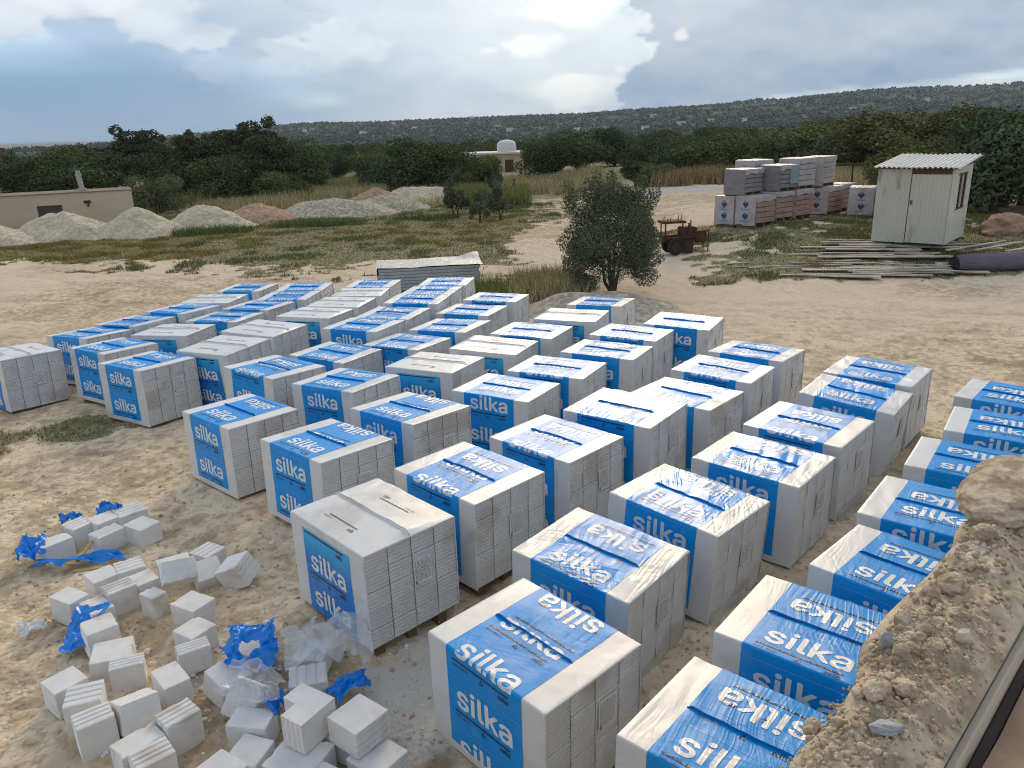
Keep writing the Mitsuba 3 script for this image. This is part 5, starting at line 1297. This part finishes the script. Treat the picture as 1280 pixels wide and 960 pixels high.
olive(2.95, 22.75, 3.75, 3.75, 'large silvery olive bush standing in the yard behind the packs', 52000, .066, 23, 5, low=.13)
olive(-2.9, 45.8, 2.95, 1.9, 'slender young olive tree in the meadow left of the pair', 4200, .13, 8, 2, low=.36, core=0)
olive(-.5, 44.2, 2.6, 1.9, 'young olive bush with a bare stem right of the slender one', 3200, .13, 9, 2, low=.36, core=0)
olive(-1.5, 42.8, 1.9, 1.4, 'leaning small olive shoot left of the young olive bush', 1700, .12, 12, 2, low=.2, core=0)


# ------------------------------------------------------------------ grass, pebbles, far scrub
def blades(x, y, h, w, r, tone, lean=.45):
    n = len(x); z = ground_surface(x, y)
    a = r.uniform(0, 2 * np.pi, n); dx, dy = np.cos(a) * w / 2, np.sin(a) * w / 2
    l = r.normal(0, lean, (n, 2)) * h[:, None]
    b = np.stack([x, y, z - .015], 1)
    V = np.stack([b + np.stack([dx, dy, dx * 0], 1), b - np.stack([dx, dy, dx * 0], 1), b + np.c_[l, h]], 1).reshape(-1, 3)
    F = np.arange(3 * n).reshape(-1, 3)
    t = r.uniform(0, 1, n)[:, None]; c = np.array(tone[0]) * (1 - t) + np.array(tone[1]) * t
    return V, F, np.repeat(c, 3, 0)


def ground_surface(x, y):
    R = np.hypot(x, y)
    return ground_z(x, y) + ss(60, 25, R) * (0.10 * (meshkit.fbm(P3(x * .9, y * .9, 0), 4, 8) - .5) + 0.075 * (meshkit.fbm(P3(x * 3.2, y * 3.2, 2), 4, 9) - .5))


rg = np.random.default_rng(9)


def sow(x0, x1, y0, y1, n, mask):
    x, y = rg.uniform(x0, x1, n), rg.uniform(y0, y1, n)
    k = rg.uniform(0, 1, n) < mask(x, y)
    return x[k], y[k]


zn = lambda x, y: zone(x, y, n_np, ss)
parts = []
for x0, x1, y0, y1, n, hh in ((-30, 3, 26, 54, 230000, .10), (-14, 3, 11, 27, 60000, .05), (3, 20, 21.5, 37, 120000, .09), (-30, -14, 20, 45, 60000, .10)):
    x, y = sow(x0, x1, y0, y1, n, zn)
    tuft = ss(.45, .75, meshkit.noise(P3(x * 1.1, y * 1.1, 3), 6))
    dry = (meshkit.noise(P3(x * .3, y * .3, 1), 4) > .56)
    h = hh * rg.uniform(.4, 1.3, len(x)) * (0.6 + 1.0 * tuft)
    V, F, C = blades(x, y, h, np.full(len(x), .035), rg, ((.095, .112, .036), (.225, .222, .088)))
    C = np.where(np.repeat(dry, 3)[:, None], C * [1.45, 1.15, 1.0], C)
    parts.append((V, F, C))
x, y = sow(-10.5, -5, 10.3, 13.6, 26000, zn)
parts.append(blades(x, y, rg.uniform(.02, .075, len(x)), np.full(len(x), .014), rg, ((.095, .10, .04), (.22, .205, .095)), .6))
# taller green growth in front of the heaps
x, y = sow(-27, -3, 36.2, 47, 60000, lambda x, y: ss(.50, .66, meshkit.noise(P3(x * .5, y * .5, 9), 3)) * ss(1.6, 0.4, np.abs(y - (38.6 + 0.36 * (x + 24)))))
parts.append(blades(x, y, rg.uniform(.15, .5, len(x)), np.full(len(x), .05), rg, ((.085, .115, .034), (.19, .22, .075)), .3))
V = np.vstack([p[0] for p in parts]); C = np.vstack([p[2] for p in parts]); F = np.arange(len(V)).reshape(-1, 3)
k = put('grass', mikit.ply((V, F), color=C), 'grass_blade'); tag(k, 'short patchy grass and weeds on the sandy ground', 'grass', kind='stuff')
parts = []
DRY = ((.27, .225, .105), (.52, .45, .25)); BRN = ((.20, .14, .07), (.40, .295, .16)); GRN = ((.12, .145, .04), (.28, .29, .10))
for x0, x1, y0, y1, n, h0, h1, w, tone, amp in ((-8, 9, 60, 80, 26000, .35, .9, .09, DRY, 1), (9.5, 26, 53, 66, 26000, .5, 1.2, .09, BRN, 1), (-18, -9.5, 58, 72, 20000, .4, 1.2, .08, DRY, 1), (-22, -15, 54, 66, 14000, .3, .9, .08, DRY, .8), (16, 32, 38.5, 52, 18000, .7, 1.5, .07, DRY, 1), (-4, 1.5, 52, 62, 14000, .5, 1.2, .07, GRN, 1), (-17, -10, 62, 80, 8000, .6, 1.2, .1, GRN, 1), (-30, -22, 52, 62, 6000, .4, 1.1, .08, GRN, 1), (.0, 2.3, 22.0, 25.2, 8000, .3, .75, .03, DRY, 1), (-1.2, .9, 22.4, 25.0, 6000, .25, .6, .03, GRN, 1), (-25, -3, 51, 58, 9000, .3, .8, .06, DRY, .7)):
    x, y = sow(x0, x1, y0, y1, n, lambda x, y: ss(.25, .6, meshkit.noise(P3(x * .45, y * .45, 2), 8)) * amp)
    parts.append(blades(x, y, rg.uniform(h0, h1, len(x)), np.full(len(x), w), rg, tone, .22))
V = np.vstack([p[0] for p in parts]); C = np.vstack([p[2] for p in parts])
k = put('dry_grass', mikit.ply((V, np.arange(len(V)).reshape(-1, 3)), color=C), 'grass_blade'); tag(k, 'tall dry straw-coloured grass and weeds beyond the yard', 'dry grass', kind='stuff')
# pebbles and chips on the sand
mb = MB()
PB = [lump(j, 1, .3, 1.6, (1.2, 1, .7)) for j in range(12)]
NP = 9000
d = 4.2 + 20 * rg.beta(1.0, 3.0, NP); a = np.radians(rg.uniform(-36, 36, NP)); xs, ys = d * np.sin(a), d * np.cos(a); zs = ground_surface(xs, ys)
for j in range(NP):
    s = min(.03, .004 + rg.exponential(.0042)); v, f = PB[j % 12]; ca, sa = math.cos(j), math.sin(j)
    mb.add(np.c_[(v[:, 0] * ca - v[:, 1] * sa) * s + xs[j], (v[:, 0] * sa + v[:, 1] * ca) * s + ys[j], v[:, 2] * s + zs[j] + s * .2], f)
k = put('pebbles', mikit.ply(mb.out(), smooth=True), 'clod'); tag(k, 'small pebbles and crumbs strewn over the sand', 'pebbles', kind='stuff')
mb = MB(); n = 420
for j in range(n):      # white crumbs of broken block round the opened heap
    x, y = rg.normal(-2.4, .9), rg.normal(5.6, .8)
    s = min(.03, .005 + rg.exponential(.007)); v, f = PB[j % 12]; mb.add(v * s + [x, y, float(ground_surface(np.array([x]), np.array([y]))[0]) + s * .3], f)
k = put('block_crumbs', mikit.ply(mb.out()), 'block'); tag(k, 'white crumbs broken off the blocks round the opened heap', 'crumbs', kind='stuff')
# scrub of the valley and the wooded ridges, too far to tell apart
parts = []
def clump(n, d0, d1, size, per, power=1.0, a0=-40, a1=41, leaf=.42):
    rr = np.random.default_rng(int(d1) + n)
    d = d0 + (d1 - d0) * rr.uniform(0, 1, n) ** power; a = np.radians(rr.uniform(a0, a1, n)); x, y = d * np.sin(a), d * np.cos(a)
    keep = meshkit.fbm(P3(x / 130, y / 130, 1), 4, 6) + 0.25 * ss(250, 700, d) > .47
    x, y, d = x[keep], y[keep], d[keep]; z = ground_z(x, y); m = len(x)
    s = size * rr.uniform(.6, 1.4, m)
    dd = rr.normal(size=(m, per, 3)); dd /= np.linalg.norm(dd, axis=2, keepdims=True); dd[..., 2] = np.abs(dd[..., 2]) * .9
    c = np.stack([x, y, z], 1)[:, None] + dd * s[:, None, None] * rr.uniform(.3, .6, (m, per, 1))
    nn = dd + rr.normal(size=dd.shape) * .5; aa = np.cross(nn, rr.normal(size=dd.shape)); aa /= np.linalg.norm(aa, axis=2, keepdims=True) + 1e-9; bb = np.cross(nn, aa); bb /= np.linalg.norm(bb, axis=2, keepdims=True) + 1e-9
    q = s[:, None, None] * leaf * rr.uniform(.6, 1.3, (m, per, 1))
    V = np.stack([c - aa * q, c + aa * q, c + bb * q * 1.3], 2).reshape(-1, 3)
    t = 0.75 * rr.uniform(0, 1, (m, 1)) + 0.25 * rr.uniform(0, 1, (m, per)); col = np.array((.032, .044, .024)) * (1 - t[..., None]) + np.array((.070, .080, .042)) * t[..., None]
    return V, np.repeat(col.reshape(-1, 3), 3, 0)
for args in ((520, 140, 420, 2.2, 120, .8, -40, 41, .2), (750, 150, 420, 3.2, 220, .8, 9, 44, .15), (3000, 380, 1300, 4.6, 40, 1.0, -40, 41, .27), (13000, 1150, 2750, 7.0, 9)): parts.append(clump(*args))
V = np.vstack([p[0] for p in parts]); C = np.vstack([p[1] for p in parts])
k = put('scrubland', mikit.ply((V, np.arange(len(V)).reshape(-1, 3)), color=C), 'leaf'); tag(k, 'scrub and woods of the valley and the far ridge', 'scrub', kind='stuff')
# houses on the far slope
rh = np.random.default_rng(21)
for j in range(64):
    a = rh.choice([rh.uniform(-27, -8), rh.uniform(-10, 14), rh.uniform(14, 27)], p=[.62, .26, .12]); d = rh.uniform(1500, 2560) if a < 0 else rh.uniform(1250, 2300)
    x, y = d * math.sin(math.radians(a)), d * math.cos(math.radians(a)); w, dp, h = rh.uniform(6, 13), rh.uniform(6, 9), rh.uniform(2, 5)
    t = thing('house', 'tiny pale house among the trees of the far slope', 'house', 'houses on the far slope'); M = place(x, y, gz(x, y) - 2, rh.uniform(-40, 40))
    v, f = MB().box((-w / 2, -dp / 2, 0), (w / 2, dp / 2, h + 4)).out(); put('wall', mikit.ply((R4(M, v), f)), 'house_white', t)
    v, f = MB().box((-w / 2 - .4, -dp / 2 - .4, h + 4.01), (w / 2 + .4, dp / 2 + .4, h + 4.8)).out(); put('roof', mikit.ply((R4(M, v), f)), 'house_roof' if j % 3 else 'house_white', t)

# ------------------------------------------------------------------ the air
scene['haze'] = {'type': 'cube', 'to_world': T().translate([0, 0, 45]).scale([4400, 4400, 120]), 'bsdf': {'type': 'null'}, 'interior': {'type': 'ref', 'id': 'air'}}
tag('haze', 'thin blue haze in the air over the valley', 'haze', kind='stuff')
